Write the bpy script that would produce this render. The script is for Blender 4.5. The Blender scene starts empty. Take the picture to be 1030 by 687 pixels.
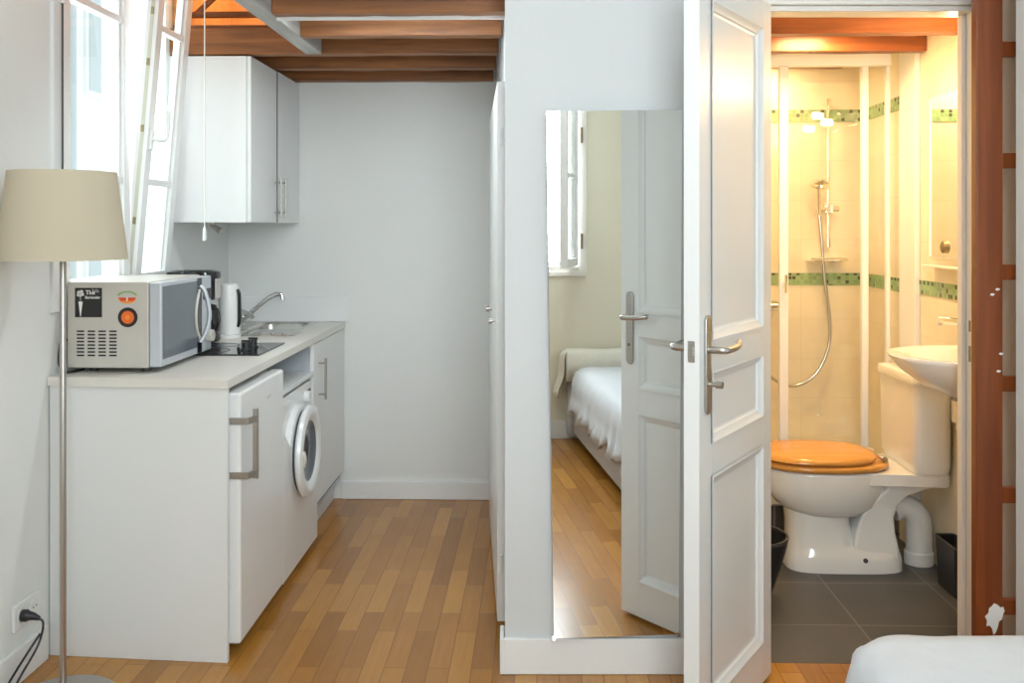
import bpy, bmesh, math, random
from mathutils import Vector, Matrix
random.seed(7)
S = bpy.context.scene
COL = S.collection
PI = math.pi
R = math.radians

# ------------------------------------------------------------------ materials
def mat(name, col=(.8,.8,.8), rough=.5, metal=0., spec=.5, coat=0.):
    m = bpy.data.materials.new(name); m.use_nodes = True
    b = m.node_tree.nodes['Principled BSDF']
    b.inputs['Base Color'].default_value = (*col, 1)
    b.inputs['Roughness'].default_value = rough
    b.inputs['Metallic'].default_value = metal
    b.inputs['Specular IOR Level'].default_value = spec
    b.inputs['Coat Weight'].default_value = coat
    return m
def nd(m, t, **kw):
    n = m.node_tree.nodes.new(t)
    for k, v in kw.items(): setattr(n, k, v)
    return n
def lk(m, a, b): m.node_tree.links.new(a, b)
def bsdf(m): return m.node_tree.nodes['Principled BSDF']
def noise_tint(m, col, amt=.05, scale=3., bump=.0, bscale=60., stretch=(1,1,1)):
    tc = nd(m, 'ShaderNodeTexCoord'); mp = nd(m, 'ShaderNodeMapping')
    mp.inputs['Scale'].default_value = stretch
    lk(m, tc.outputs['Object'], mp.inputs['Vector'])
    n = nd(m, 'ShaderNodeTexNoise'); n.inputs['Scale'].default_value = scale; n.inputs['Detail'].default_value = 6
    lk(m, mp.outputs['Vector'], n.inputs['Vector'])
    r = nd(m, 'ShaderNodeValToRGB')
    r.color_ramp.elements[0].position = .3; r.color_ramp.elements[1].position = .7
    r.color_ramp.elements[0].color = (*[c*(1-amt) for c in col], 1)
    r.color_ramp.elements[1].color = (*[min(1, c*(1+amt)) for c in col], 1)
    lk(m, n.outputs['Fac'], r.inputs['Fac']); lk(m, r.outputs['Color'], bsdf(m).inputs['Base Color'])
    if bump:
        n2 = nd(m, 'ShaderNodeTexNoise'); n2.inputs['Scale'].default_value = bscale; n2.inputs['Detail'].default_value = 4
        lk(m, mp.outputs['Vector'], n2.inputs['Vector'])
        b = nd(m, 'ShaderNodeBump'); b.inputs['Strength'].default_value = bump; b.inputs['Distance'].default_value = .004
        lk(m, n2.outputs['Fac'], b.inputs['Height']); lk(m, b.outputs['Normal'], bsdf(m).inputs['Normal'])
    return m
def paint(name, col, rough=.6, bump=.15, amt=.015):
    return noise_tint(mat(name, col, rough), col, amt, 2.5, bump, 45)
def wood(name, c1, c2, axis='X', rough=.45, scale=5.):
    m = mat(name, c1, rough)
    tc = nd(m, 'ShaderNodeTexCoord'); mp = nd(m, 'ShaderNodeMapping')
    st = {'X': (.6, 9, 9), 'Y': (9, .6, 9), 'Z': (9, 9, .6)}[axis]
    mp.inputs['Scale'].default_value = st
    lk(m, tc.outputs['Object'], mp.inputs['Vector'])
    n = nd(m, 'ShaderNodeTexNoise'); n.inputs['Scale'].default_value = scale; n.inputs['Detail'].default_value = 8; n.inputs['Distortion'].default_value = .6
    lk(m, mp.outputs['Vector'], n.inputs['Vector'])
    r = nd(m, 'ShaderNodeValToRGB')
    r.color_ramp.elements[0].position = .32; r.color_ramp.elements[1].position = .68
    r.color_ramp.elements[0].color = (*c1, 1); r.color_ramp.elements[1].color = (*c2, 1)
    lk(m, n.outputs['Fac'], r.inputs['Fac']); lk(m, r.outputs['Color'], bsdf(m).inputs['Base Color'])
    b = nd(m, 'ShaderNodeBump'); b.inputs['Strength'].default_value = .15; b.inputs['Distance'].default_value = .002
    lk(m, n.outputs['Fac'], b.inputs['Height']); lk(m, b.outputs['Normal'], bsdf(m).inputs['Normal'])
    return m
def bricks(m, u, v, width, row, mortar, c1, c2, cm, offset=.5, bias=0., off=(0,0)):
    """brick texture on object coordinates, u/v are lists of axis names summed"""
    tc = nd(m, 'ShaderNodeTexCoord'); sp = nd(m, 'ShaderNodeSeparateXYZ'); lk(m, tc.outputs['Object'], sp.inputs[0])
    cb = nd(m, 'ShaderNodeCombineXYZ')
    def chain(axes, o):
        a = nd(m, 'ShaderNodeMath', operation='ADD'); a.inputs[1].default_value = o
        if len(axes) == 1: lk(m, sp.outputs[axes[0]], a.inputs[0])
        else:
            s = nd(m, 'ShaderNodeMath', operation='ADD')
            lk(m, sp.outputs[axes[0]], s.inputs[0]); lk(m, sp.outputs[axes[1]], s.inputs[1]); lk(m, s.outputs[0], a.inputs[0])
        return a.outputs[0]
    lk(m, chain(u, off[0]), cb.inputs[0]); lk(m, chain(v, off[1]), cb.inputs[1])
    t = nd(m, 'ShaderNodeTexBrick'); t.offset = offset
    t.inputs['Scale'].default_value = 1; t.inputs['Brick Width'].default_value = width; t.inputs['Row Height'].default_value = row
    t.inputs['Mortar Size'].default_value = mortar; t.inputs['Mortar Smooth'].default_value = .1; t.inputs['Bias'].default_value = bias
    t.inputs['Color1'].default_value = (*c1, 1); t.inputs['Color2'].default_value = (*c2, 1); t.inputs['Mortar'].default_value = (*cm, 1)
    lk(m, cb.outputs[0], t.inputs['Vector'])
    return t, cb

M = {}
M['wall'] = paint('wall_paint', (.80, .81, .79))
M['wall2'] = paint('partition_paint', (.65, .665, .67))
M['wallw'] = paint('warm_wall_paint', (.82, .77, .62))
M['blush'] = paint('blush_wall_paint', (.80, .67, .54))
M['trim'] = paint('trim_paint', (.83, .83, .82), .35, .05)
M['door'] = paint('door_paint', (.80, .80, .79), .3, .05)
M['frame'] = paint('casing_paint', (.82, .78, .72), .35, .05)
M['lam'] = paint('white_laminate', (.79, .80, .795), .4, .03)
M['cab'] = paint('cabinet_white', (.82, .825, .82), .35, .02)
M['work'] = paint('worktop_laminate', (.76, .73, .67), .35, .03)
M['appl'] = mat('appliance_enamel', (.84, .845, .84), .22, 0, .5)
M['ceram'] = mat('ceramic', (.86, .86, .84), .08, 0, .5, .3)
M['plastic'] = mat('white_plastic', (.82, .82, .80), .35)
M['black'] = mat('black_plastic', (.015, .015, .017), .4)
M['blackgloss'] = mat('black_glass', (.01, .011, .013), .05, 0, .6)
M['rubber'] = mat('rubber_grey', (.06, .06, .065), .6)
M['chrome'] = mat('chrome', (.85, .85, .85), .08, 1)
M['nickel'] = noise_tint(mat('brushed_nickel', (.50, .48, .45), .32, 1), (.50, .48, .45), .08, 30, 0, 60, (1, 1, 8))
M['lampsteel'] = mat('satin_steel', (.50, .47, .44), .35, 1)
M['steel'] = noise_tint(mat('sink_steel', (.58, .56, .53), .28, 1), (.58, .56, .53), .06, 40, 0, 60, (1, 8, 1))
M['silver'] = noise_tint(mat('silver_paint', (.60, .57, .52), .45, .2), (.60, .57, .52), .03, 8)
M['silverb'] = mat('silver_blue_paint', (.60, .63, .68), .35, .4)
M['doorglass'] = mat('microwave_glass', (.13, .15, .17), .12, 0, .5)
M['orange'] = mat('orange_disc', (.85, .16, .02), .4)
M['stickblack'] = mat('sticker_black', (.02, .018, .018), .5)
M['stickwhite'] = mat('sticker_white', (.85, .85, .82), .5)
M['stickgreen'] = mat('sticker_green', (.28, .45, .12), .5)
M['stickred'] = mat('sticker_red', (.75, .07, .03), .5)
M['stickor'] = mat('sticker_orange', (.90, .30, .03), .5)
M['joist'] = wood('joist_wood', (.17, .062, .018), (.36, .14, .042), 'X', .5, 4)
M['bjoist'] = wood('bath_joist_wood', (.16, .042, .012), (.30, .085, .022), 'X', .4, 4)
M['greybeam'] = wood('grey_painted_wood', (.33, .32, .30), (.46, .45, .43), 'Y', .6, 4)
M['ladder'] = wood('ladder_wood', (.155, .032, .006), (.245, .060, .013), 'Z', .32, 3)
M['pine'] = wood('pine_board', (.64, .34, .13), (.76, .42, .18), 'X', .5, 2)
M['deck'] = wood('deck_board', (.20, .085, .035), (.34, .15, .06), 'X', .6, 3)
M['seat'] = wood('seat_wood', (.62, .27, .055), (.74, .36, .09), 'X', .2, 3)
M['linen'] = noise_tint(mat('cotton_white', (.61, .63, .67), .85), (.61, .63, .67), .02, 20, .5, 35)
M['cream'] = noise_tint(mat('cream_cotton', (.80, .77, .68), .85), (.80, .77, .68), .03, 20, .4, 40)
M['basefab'] = noise_tint(mat('bed_base_fabric', (.50, .48, .47), .9), (.50, .48, .47), .04, 30, .3, 120)
M['facade'] = paint('facade_render', (.86, .86, .83), .8, .2, .03)
M['facadeg'] = paint('facade_grey', (.55, .58, .58), .8)
M['brass'] = mat('old_brass', (.30, .24, .14), .4, 1)
M['patina'] = paint('aged_cream_paint', (.62, .61, .50), .5)
M['cord'] = mat('white_cord', (.80, .78, .72), .7)
M['mirror'] = mat('mirror_silver', (.93, .945, .93), .0, 1)
M['slate'] = None

def glass(name, tint, gl=.06, rough=0.):
    m = bpy.data.materials.new(name); m.use_nodes = True
    nt = m.node_tree; nt.nodes.clear()
    o = nd(m, 'ShaderNodeOutputMaterial'); mx = nd(m, 'ShaderNodeMixShader')
    t = nd(m, 'ShaderNodeBsdfTransparent'); t.inputs[0].default_value = (*tint, 1)
    g = nd(m, 'ShaderNodeBsdfGlossy'); g.inputs['Roughness'].default_value = rough
    f = nd(m, 'ShaderNodeFresnel'); f.inputs['IOR'].default_value = 1.45
    mm = nd(m, 'ShaderNodeMath', operation='MAXIMUM'); mm.inputs[1].default_value = gl
    ge = nd(m, 'ShaderNodeNewGeometry'); inv = nd(m, 'ShaderNodeMath', operation='SUBTRACT'); inv.inputs[0].default_value = 1
    lk(m, ge.outputs['Backfacing'], inv.inputs[1]); pr = nd(m, 'ShaderNodeMath', operation='MULTIPLY')
    lk(m, f.outputs[0], mm.inputs[0]); lk(m, mm.outputs[0], pr.inputs[0]); lk(m, inv.outputs[0], pr.inputs[1]); lk(m, pr.outputs[0], mx.inputs[0])
    lk(m, t.outputs[0], mx.inputs[1]); lk(m, g.outputs[0], mx.inputs[2]); lk(m, mx.outputs[0], o.inputs[0])
    return m
M['pane'] = glass('window_glass', (.95, .98, .975), .05)
M['shower'] = glass('shower_glass', (.97, .965, .94), .06)
M['carafe'] = glass('carafe_glass', (.25, .22, .2), .08)

def emit(name, col, st):
    m = bpy.data.materials.new(name); m.use_nodes = True
    b = bsdf(m); b.inputs['Base Color'].default_value = (*col, 1)
    b.inputs['Emission Color'].default_value = (*col, 1); b.inputs['Emission Strength'].default_value = st
    return m
M['bulb'] = emit('warm_bulb', (1, .78, .45), 40)
M['opal'] = emit('opal_glass', (1, .95, .88), 1.6)  # glow of the added ceiling lights and kitchen batten

# lamp shade: translucent cloth
def shade_mat():
    m = bpy.data.materials.new('shade_cloth'); m.use_nodes = True
    nt = m.node_tree; b = bsdf(m)
    b.inputs['Base Color'].default_value = (.80, .73, .58, 1); b.inputs['Roughness'].default_value = .9
    t = nd(m, 'ShaderNodeBsdfTranslucent'); t.inputs[0].default_value = (.82, .74, .58, 1)
    mx = nd(m, 'ShaderNodeMixShader'); mx.inputs[0].default_value = .35
    o = [n for n in nt.nodes if n.type == 'OUTPUT_MATERIAL'][0]
    lk(m, b.outputs[0], mx.inputs[1]); lk(m, t.outputs[0], mx.inputs[2]); lk(m, mx.outputs[0], o.inputs[0])
    w = nd(m, 'ShaderNodeTexNoise'); w.inputs['Scale'].default_value = 250
    bp = nd(m, 'ShaderNodeBump'); bp.inputs['Strength'].default_value = .1; bp.inputs['Distance'].default_value = .001
    lk(m, w.outputs['Fac'], bp.inputs['Height']); lk(m, bp.outputs[0], b.inputs['Normal'])
    return m
M['shade'] = shade_mat()

# oak strip parquet, strips run along Y
def floor_mat():
    m = mat('oak_parquet', (.5, .25, .1), .24, 0, .5)
    t, cb = bricks(m, ['Y'], ['X'], .43, .069, .0012, (0, 0, 0), (1, 1, 1), (.5, .5, .5), .37)
    t2 = nd(m, 'ShaderNodeTexBrick'); t2.offset = .37
    for k in ('Scale', 'Brick Width', 'Row Height', 'Mortar Size', 'Mortar Smooth'):
        t2.inputs[k].default_value = t.inputs[k].default_value
    t2.inputs['Color1'].default_value = (1, 1, 1, 1); t2.inputs['Color2'].default_value = (1, 1, 1, 1); t2.inputs['Mortar'].default_value = (.45, .45, .45, 1)
    lk(m, cb.outputs[0], t2.inputs['Vector'])
    r = nd(m, 'ShaderNodeValToRGB'); cr = r.color_ramp
    cr.elements[0].position = 0; cr.elements[0].color = (.32, .130, .020, 1)
    cr.elements[1].position = 1; cr.elements[1].color = (.54, .252, .048, 1)
    for p, c in ((.25, (.38, .158, .025)), (.6, (.44, .188, .032)), (.85, (.49, .222, .040))):
        e = cr.elements.new(p); e.color = (*c, 1)
    lk(m, t.outputs['Color'], r.inputs['Fac'])
    tc = nd(m, 'ShaderNodeTexCoord'); mp = nd(m, 'ShaderNodeMapping'); mp.inputs['Scale'].default_value = (22, 1.6, 1)
    lk(m, tc.outputs['Object'], mp.inputs['Vector'])
    n = nd(m, 'ShaderNodeTexNoise'); n.inputs['Scale'].default_value = 3; n.inputs['Detail'].default_value = 7
    lk(m, mp.outputs['Vector'], n.inputs['Vector'])
    mr = nd(m, 'ShaderNodeMapRange'); mr.inputs['To Min'].default_value = .80; mr.inputs['To Max'].default_value = 1.16
    lk(m, n.outputs['Fac'], mr.inputs['Value'])
    a = nd(m, 'ShaderNodeMixRGB', blend_type='MULTIPLY'); a.inputs[0].default_value = 1
    lk(m, r.outputs['Color'], a.inputs[1]); lk(m, mr.outputs[0], a.inputs[2])
    b = nd(m, 'ShaderNodeMixRGB', blend_type='MULTIPLY'); b.inputs[0].default_value = 1
    lk(m, a.outputs[0], b.inputs[1]); lk(m, t2.outputs['Color'], b.inputs[2])
    lk(m, b.outputs[0], bsdf(m).inputs['Base Color'])
    bp = nd(m, 'ShaderNodeBump'); bp.inputs['Strength'].default_value = .2; bp.inputs['Distance'].default_value = .001
    lk(m, t2.outputs['Color'], bp.inputs['Height']); lk(m, bp.outputs[0], bsdf(m).inputs['Normal'])
    return m
M['floor'] = floor_mat()
def tile_mat(name, u, v, w, h, mortar, c1, c2, cm, rough, offset=0., off=(0, 0)):
    m = mat(name, c1, rough)
    t, cb = bricks(m, u, v, w, h, mortar, c1, c2, cm, offset, 0, off)
    n = nd(m, 'ShaderNodeTexNoise'); n.inputs['Scale'].default_value = 9; n.inputs['Detail'].default_value = 6
    tc = nd(m, 'ShaderNodeTexCoord'); lk(m, tc.outputs['Object'], n.inputs['Vector'])
    mr = nd(m, 'ShaderNodeMapRange'); mr.inputs['To Min'].default_value = .9; mr.inputs['To Max'].default_value = 1.1
    lk(m, n.outputs['Fac'], mr.inputs['Value'])
    a = nd(m, 'ShaderNodeMixRGB', blend_type='MULTIPLY'); a.inputs[0].default_value = 1
    lk(m, t.outputs['Color'], a.inputs[1]); lk(m, mr.outputs[0], a.inputs[2])
    lk(m, a.outputs[0], bsdf(m).inputs['Base Color'])
    return m
M['slate'] = tile_mat('slate_floor_tile', ['X'], ['Y'], .40, .40, .004, (.068, .067, .070), (.086, .085, .088), (.155, .15, .145), .45, 0, (-.325, -.17))
M['slatev'] = tile_mat('slate_wall_tile', ['X'], ['Z'], .30, .30, .004, (.055, .052, .052), (.07, .066, .064), (.18, .165, .15), .4, 0, (.05, 0))
M['btile'] = tile_mat('cream_wall_tile', ['X', 'Y'], ['Z'], .30, .20, .002, (.82, .73, .57), (.84, .76, .60), (.77, .68, .53), .16, 0, (.1, .07))
def mosaic_mat():
    m = mat('green_mosaic', (.3, .5, .3), .2)
    t, cb = bricks(m, ['X', 'Y'], ['Z'], .0205, .0205, .002, (0, 0, 0), (1, 1, 1), (.5, .5, .5), 0.)
    r = nd(m, 'ShaderNodeValToRGB'); cr = r.color_ramp; cr.interpolation = 'CONSTANT'
    cr.elements[0].position = 0; cr.elements[0].color = (.07, .075, .05, 1)
    cr.elements[1].position = .14; cr.elements[1].color = (.24, .38, .19, 1)
    for p, c in ((.45, (.30, .46, .24)), (.75, (.36, .50, .27))):
        e = cr.elements.new(p); e.color = (*c, 1)
    lk(m, t.outputs['Color'], r.inputs['Fac']); lk(m, r.outputs['Color'], bsdf(m).inputs['Base Color'])
    return m
M['mosaic'] = mosaic_mat()
# ladder paint wear: keep a splotch as its own mesh below

# ------------------------------------------------------------------ mesh helpers
def nb(): return bmesh.new()
def box(bm, x0, x1, y0, y1, z0, z1, mtx=None):
    r = bmesh.ops.create_cube(bm, size=1)
    mm = Matrix.Translation(((x0+x1)/2, (y0+y1)/2, (z0+z1)/2)) @ Matrix.Diagonal((abs(x1-x0), abs(y1-y0), abs(z1-z0), 1))
    if mtx: mm = mtx @ mm
    bmesh.ops.transform(bm, matrix=mm, verts=r['verts']); return bm
def prism(bm, pts, z0, z1, mtx=None):
    n = len(pts)
    a = [bm.verts.new((p[0], p[1], z0)) for p in pts]; b = [bm.verts.new((p[0], p[1], z1)) for p in pts]
    fs = [bm.faces.new(a[::-1]), bm.faces.new(b)]
    for i in range(n): fs.append(bm.faces.new((a[i], a[(i+1) % n], b[(i+1) % n], b[i])))
    if mtx: bmesh.ops.transform(bm, matrix=mtx, verts=a+b)
    return bm
def loft(bm, rings, cap=(True, True), closed=True):
    vs = [[bm.verts.new(p) for p in r] for r in rings]
    n = len(rings[0])
    for i in range(len(vs)-1):
        for j in range(n if closed else n-1):
            k = (j+1) % n
            bm.faces.new((vs[i][j], vs[i][k], vs[i+1][k], vs[i+1][j]))
    if cap[0]: bm.faces.new(vs[0][::-1])
    if cap[1]: bm.faces.new(vs[-1])
    return bm
def circ(c, r, z, n=32, ry=None, e=2.):
    ry = r if ry is None else ry; out = []
    for i in range(n):
        t = 2*PI*i/n; cs, sn = math.cos(t), math.sin(t)
        out.append((c[0]+r*math.copysign(abs(cs)**(2/e), cs), c[1]+ry*math.copysign(abs(sn)**(2/e), sn), z))
    return out
def lathe(bm, prof, c=(0, 0), n=32, mtx=None, cap=(True, True)):
    v0 = len(bm.verts); bm.verts.ensure_lookup_table()
    old = set(bm.verts)
    loft(bm, [circ(c, max(r, 1e-4), z, n) for r, z in prof], cap)
    if mtx: bmesh.ops.transform(bm, matrix=mtx, verts=[v for v in bm.verts if v not in old])
    return bm
def tube(bm, pts, r, n=12, cap=True):
    pts = [Vector(p) for p in pts]; rs = r if isinstance(r, (list, tuple)) else [r]*len(pts)
    rings = []; up = None
    for i, p in enumerate(pts):
        d = (pts[min(i+1, len(pts)-1)] - pts[max(i-1, 0)]).normalized()
        if up is None:
            up = Vector((0, 0, 1)) if abs(d.z) < .9 else Vector((1, 0, 0))
        s = d.cross(up).normalized(); up = s.cross(d).normalized()
        rings.append([tuple(p + rs[i]*(math.cos(2*PI*k/n)*s + math.sin(2*PI*k/n)*up)) for k in range(n)])
    return loft(bm, rings, (cap, cap))
def smooth_path(pts, sub=6):
    P = [Vector(p) for p in pts]; out = []
    for i in range(len(P)-1):
        p0 = P[max(i-1, 0)]; p1 = P[i]; p2 = P[i+1]; p3 = P[min(i+2, len(P)-1)]
        for k in range(sub):
            t = k/sub
            out.append(.5*((2*p1)+(p2-p0)*t+(2*p0-5*p1+4*p2-p3)*t*t+(3*p1-p0-3*p2+p3)*t**3))
    out.append(P[-1]); return out
ROOTM = {}
def obj(name, bm, m, parent=None, bevel=0., seg=2, smooth=True, ang=35, sub=0, local=False):
    """one linked mesh object; mesh given in world coordinates unless local"""
    bmesh.ops.recalc_face_normals(bm, faces=bm.faces)
    if parent is not None and not local and parent.name in ROOTM:
        bm.transform(ROOTM[parent.name].inverted())
    me = bpy.data.meshes.new(name); bm.to_mesh(me); bm.free()
    o = bpy.data.objects.new(name, me); COL.objects.link(o)
    if m is not None:
        for mm in (m if isinstance(m, (list, tuple)) else [m]): me.materials.append(mm)
    if smooth:
        for p in me.polygons: p.use_smooth = True
        me.set_sharp_from_angle(angle=R(ang))
    if bevel:
        md = o.modifiers.new('bevel', 'BEVEL'); md.width = bevel; md.segments = seg; md.limit_method = 'ANGLE'; md.angle_limit = R(40); md.harden_normals = True
    if sub:
        md = o.modifiers.new('sub', 'SUBSURF'); md.levels = sub; md.render_levels = sub
    if parent is not None:
        o.parent = parent
        if parent.name in ROOTM: ROOTM[o.name] = ROOTM[parent.name]
    return o
def thing(name, label, cat, loc=(0, 0, 0), rz=0., group=None):
    o = bpy.data.objects.new(name, None); COL.objects.link(o); o.empty_display_size = .1
    o.location = loc; o.rotation_euler = (0, 0, rz)
    ROOTM[o.name] = Matrix.Translation(loc) @ Matrix.Rotation(rz, 4, 'Z')
    o['label'] = label; o['category'] = cat
    if group: o['group'] = group
    return o
def tag(o, label, cat, group=None):
    o['label'] = label; o['category'] = cat
    if group: o['group'] = group
    return o
def struct(name, bm, m, bevel=0., **kw):
    o = obj(name, bm, m, None, bevel, **kw); o['kind'] = 'structure'; return o
def sthing(name, loc=(0, 0, 0), rz=0.):
    o = bpy.data.objects.new(name, None); COL.objects.link(o); o.location = loc; o.rotation_euler = (0, 0, rz)
    ROOTM[o.name] = Matrix.Translation(loc) @ Matrix.Rotation(rz, 4, 'Z'); o['kind'] = 'structure'; return o

# ------------------------------------------------------------------ key dimensions
EYE = 1.396
XL = -1.59                        # left wall face
YB = 4.88                         # kitchen and bathroom back wall face
XR = 1.645                         # bathroom right wall face
YR = -.34                         # rear wall face, behind the camera
XRR = 1.74                        # studio right wall face
PT = R(1.5)                       # partition runs slightly askew
PM = Matrix.Translation((-.10, 2.985, 0)) @ Matrix.Rotation(PT, 4, 'Z')   # partition frame: x along wall, y into wall

# ------------------------------------------------------------------ shell
bm = nb(); box(bm, XL-.1, XRR+.1, YR-.1, 3.075, -.1, 0); box(bm, XL-.1, .62, 3.075, YB+.05, -.1, 0)
struct('floor', bm, M['floor'], smooth=False)
bm = nb(); box(bm, .62, XRR+.1, 3.075, YB+.05, -.1, .001); struct('floor_bathroom', bm, M['slate'], smooth=False)
# left wall with window hole
WY0, WY1, WZ0, WZ1 = 3.09, 4.055, 1.125, 2.46
bm = nb()
box(bm, XL-.28, XL, YR-.1, WY0, 0, 3.4); box(bm, XL-.28, XL, WY1, YB+.1, 0, 3.4)
box(bm, XL-.28, XL, WY0, WY1, 0, WZ0); box(bm, XL-.28, XL, WY0, WY1, WZ1, 3.4)
struct('wall_left', bm, M['wall'], smooth=False)
bm = nb(); box(bm, XL-.28, XRR+.1, YB, YB+.12, 0, 2.27); struct('wall_back', bm, M['wall'], smooth=False)
# rear wall with window hole
RX0, RX1, RZ0, RZ1 = -.22, .84, 1.10, 2.36
bm = nb()
box(bm, XL-.1, RX0, YR-.25, YR, 0, 2.7); box(bm, RX1, XRR+.1, YR-.25, YR, 0, 2.7)
box(bm, RX0, RX1, YR-.25, YR, 0, RZ0); box(bm, RX0, RX1, YR-.25, YR, RZ1, 2.7)
struct('wall_rear', bm, M['wallw'], smooth=False)
bm = nb(); box(bm, XRR, XRR+.12, YR-.1, 3.1, 0, 2.7); struct('wall_right', bm, M['wall'], smooth=False)
# partition with the bathroom doorway
DX0, DX1, DH = .795, 1.484, 2.088   # partition-frame doorway (offset by .10 from world X)
bm = nb()
box(bm, 0, DX0, 0, .09, 0, 2.7, PM); box(bm, DX0, DX1, 0, .09, DH, 2.7, PM)
struct('wall_partition', bm, M['wall2'], smooth=False)
bm = nb(); box(bm, DX1, 1.86, 0, .09, 0, 2.7, PM); struct('wall_ladder_recess', bm, M['blush'], smooth=False)
bm = nb(); box(bm, 1.350, XRR, 2.68, 2.73, 0, 2.6); struct('wall_pier', bm, M['wall2'], .004)
# ceilings
bm = nb(); box(bm, XL-.1, XRR+.1, YR-.1, 3.06, 2.6, 2.7); struct('ceiling', bm, M['wall'], smooth=False)
bm = nb(); box(bm, XL-.05, -.06, 2.99, 3.05, 2.33, 2.6); struct('wall_header', bm, M['wall2'], smooth=False)
bm = nb(); box(bm, .58, XRR+.1, 3.09, YB+.05, 2.247, 2.34); struct('ceiling_bathroom', bm, M['wallw'], smooth=False)
bm = nb(); box(bm, -.92, -.06, 3.0, YB, 2.247, 2.275); box(bm, XL, -.92, 4.13, YB, 2.247, 2.275)
struct('ceiling_kitchen', bm, M['deck'], smooth=False)
# loft above the kitchen
bm = nb(); box(bm, XL-.1, 1.8, YB, YB+.1, 2.27, 3.5); struct('wall_loft', bm, M['pine'], smooth=False)
bm = nb(); box(bm, XL-.2, 1.8, 2.95, YB+.1, 3.4, 3.5); struct('ceiling_loft', bm, M['pine'], smooth=False)
bm = nb(); box(bm, XL-.2, 1.8, 2.95, 3.05, 2.6, 3.45); box(bm, -.06, 0, 3.05, YB, 2.275, 3.4); struct('wall_loft_front', bm, M['pine'], smooth=False)
bm = nb(); box(bm, XL, -.2, 4.22, 4.25, 2.331, 2.356); struct('trim_loft', bm, M['joist'], .003)
bm = nb(); tube(bm, [(-1.53, 4.24, 2.345), (-1.36, 4.24, 2.50)], .014, 8); struct('trim_loft_brace', bm, M['joist'])
bm = nb(); box(bm, XL, XL+.012, 4.13, YB, 2.28, 3.4); struct('wall_loft_left', bm, M['pine'], smooth=False)
bm = nb(); box(bm, -.92, -.115, 3.349, 3.362, 2.126, 2.247); struct('trim_joist', bm, M['trim'], smooth=False)
# closet wall (askew) and bathroom left wall
CW = [(-.085, 3.08), (-.128, 3.245), (-.245, YB), (-.06, YB), (-.03, 3.08)]
bm = nb(); prism(bm, [(-.066, 3.075), (-.098, 3.245), (-.208, YB), (-.10, YB), (-.02, 3.075)], 0, 2.25); struct('wall_closet', bm, M['wall2'], smooth=False)
bm = nb(); box(bm, .58, .645, 3.08, YB, 0, 2.25); struct('wall_bathroom_left', bm, M['btile'], smooth=False)
bm = nb(); box(bm, XR, XR+.12, 3.08, YB, 0, 2.25); struct('wall_bathroom_right', bm, M['btile'], smooth=False)
bm = nb(); box(bm, .645, XR, YB-.015, YB, 0, 2.247); struct('wall_bathroom_back', bm, M['btile'], smooth=False)
bm = nb(); box(bm, 1.622, XR, 4.14, 4.32, 0, 2.247); struct('wall_shower_return', bm, M['trim'], .003)
# mosaic bands
bm = nb()
for z0, z1 in ((1.10, 1.162), (1.925, 1.987)):
    box(bm, .645, XR, YB-.019, YB-.014, z0, z1)
struct('trim_mosaic_back', bm, M['mosaic'], smooth=False)
bm = nb()
box(bm, XR-.004, XR+.001, 3.10, 4.14, 1.108, 1.168); box(bm, XR-.004, XR+.001, 4.32, YB-.015, 1.10, 1.162); box(bm, XR-.004, XR+.001, 4.32, YB-.015, 1.925, 1.987)
struct('trim_mosaic_right', bm, M['mosaic'], smooth=False)
# baseboards
def bboard(name, fn, m=M['trim']):
    bm = nb(); fn(bm); return struct(name, bm, m, .004)
bboard('baseboard_left', lambda b: box(b, XL, XL+.014, YR, 3.045, 0, .112))
bboard('baseboard_back', lambda b: box(b, -1.0, -.232, YB-.015, YB, 0, .092))
bboard('baseboard_partition', lambda b: (box(b, -.004, DX0-.075, -.015, 0, 0, .113, PM), box(b, -.016, -.002, -.015, .09, 0, .113, PM)))
bboard('baseboard_rear', lambda b: box(b, XL, XRR, YR, YR+.015, 0, .12), M['trim'])
bboard('baseboard_right', lambda b: box(b, XRR-.015, XRR, YR+.015, 2.68, 0, .112))
# door casing and jambs
bm = nb()
box(bm, DX1-.006, DX1+.038, -.014, 0, 0, DH+.055, PM); box(bm, DX0-.05, DX1+.038, -.014, 0, DH, DH+.055, PM); box(bm, DX0-.065, DX0-.018, -.012, 0, 0, DH, PM)
box(bm, DX1-.018, DX1, 0, .09, 0, DH, PM); box(bm, DX0, DX0+.012, .01, .09, 0, DH, PM); box(bm, DX0+.012, DX1-.018, 0, .09, DH-.018, DH, PM)
box(bm, DX1-.034, DX1-.018, .045, .075, 0, DH-.018, PM)
tr = struct('trim_doorway', bm, M['frame'], .003)
for z0, z1 in ((1.065, 1.10), (.97, 1.02)):
    bm = nb(); box(bm, DX1-.0195, DX1-.0175, .016, .028, z0, z1, PM); obj('strike_plate', bm, M['brass'], tr)

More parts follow.
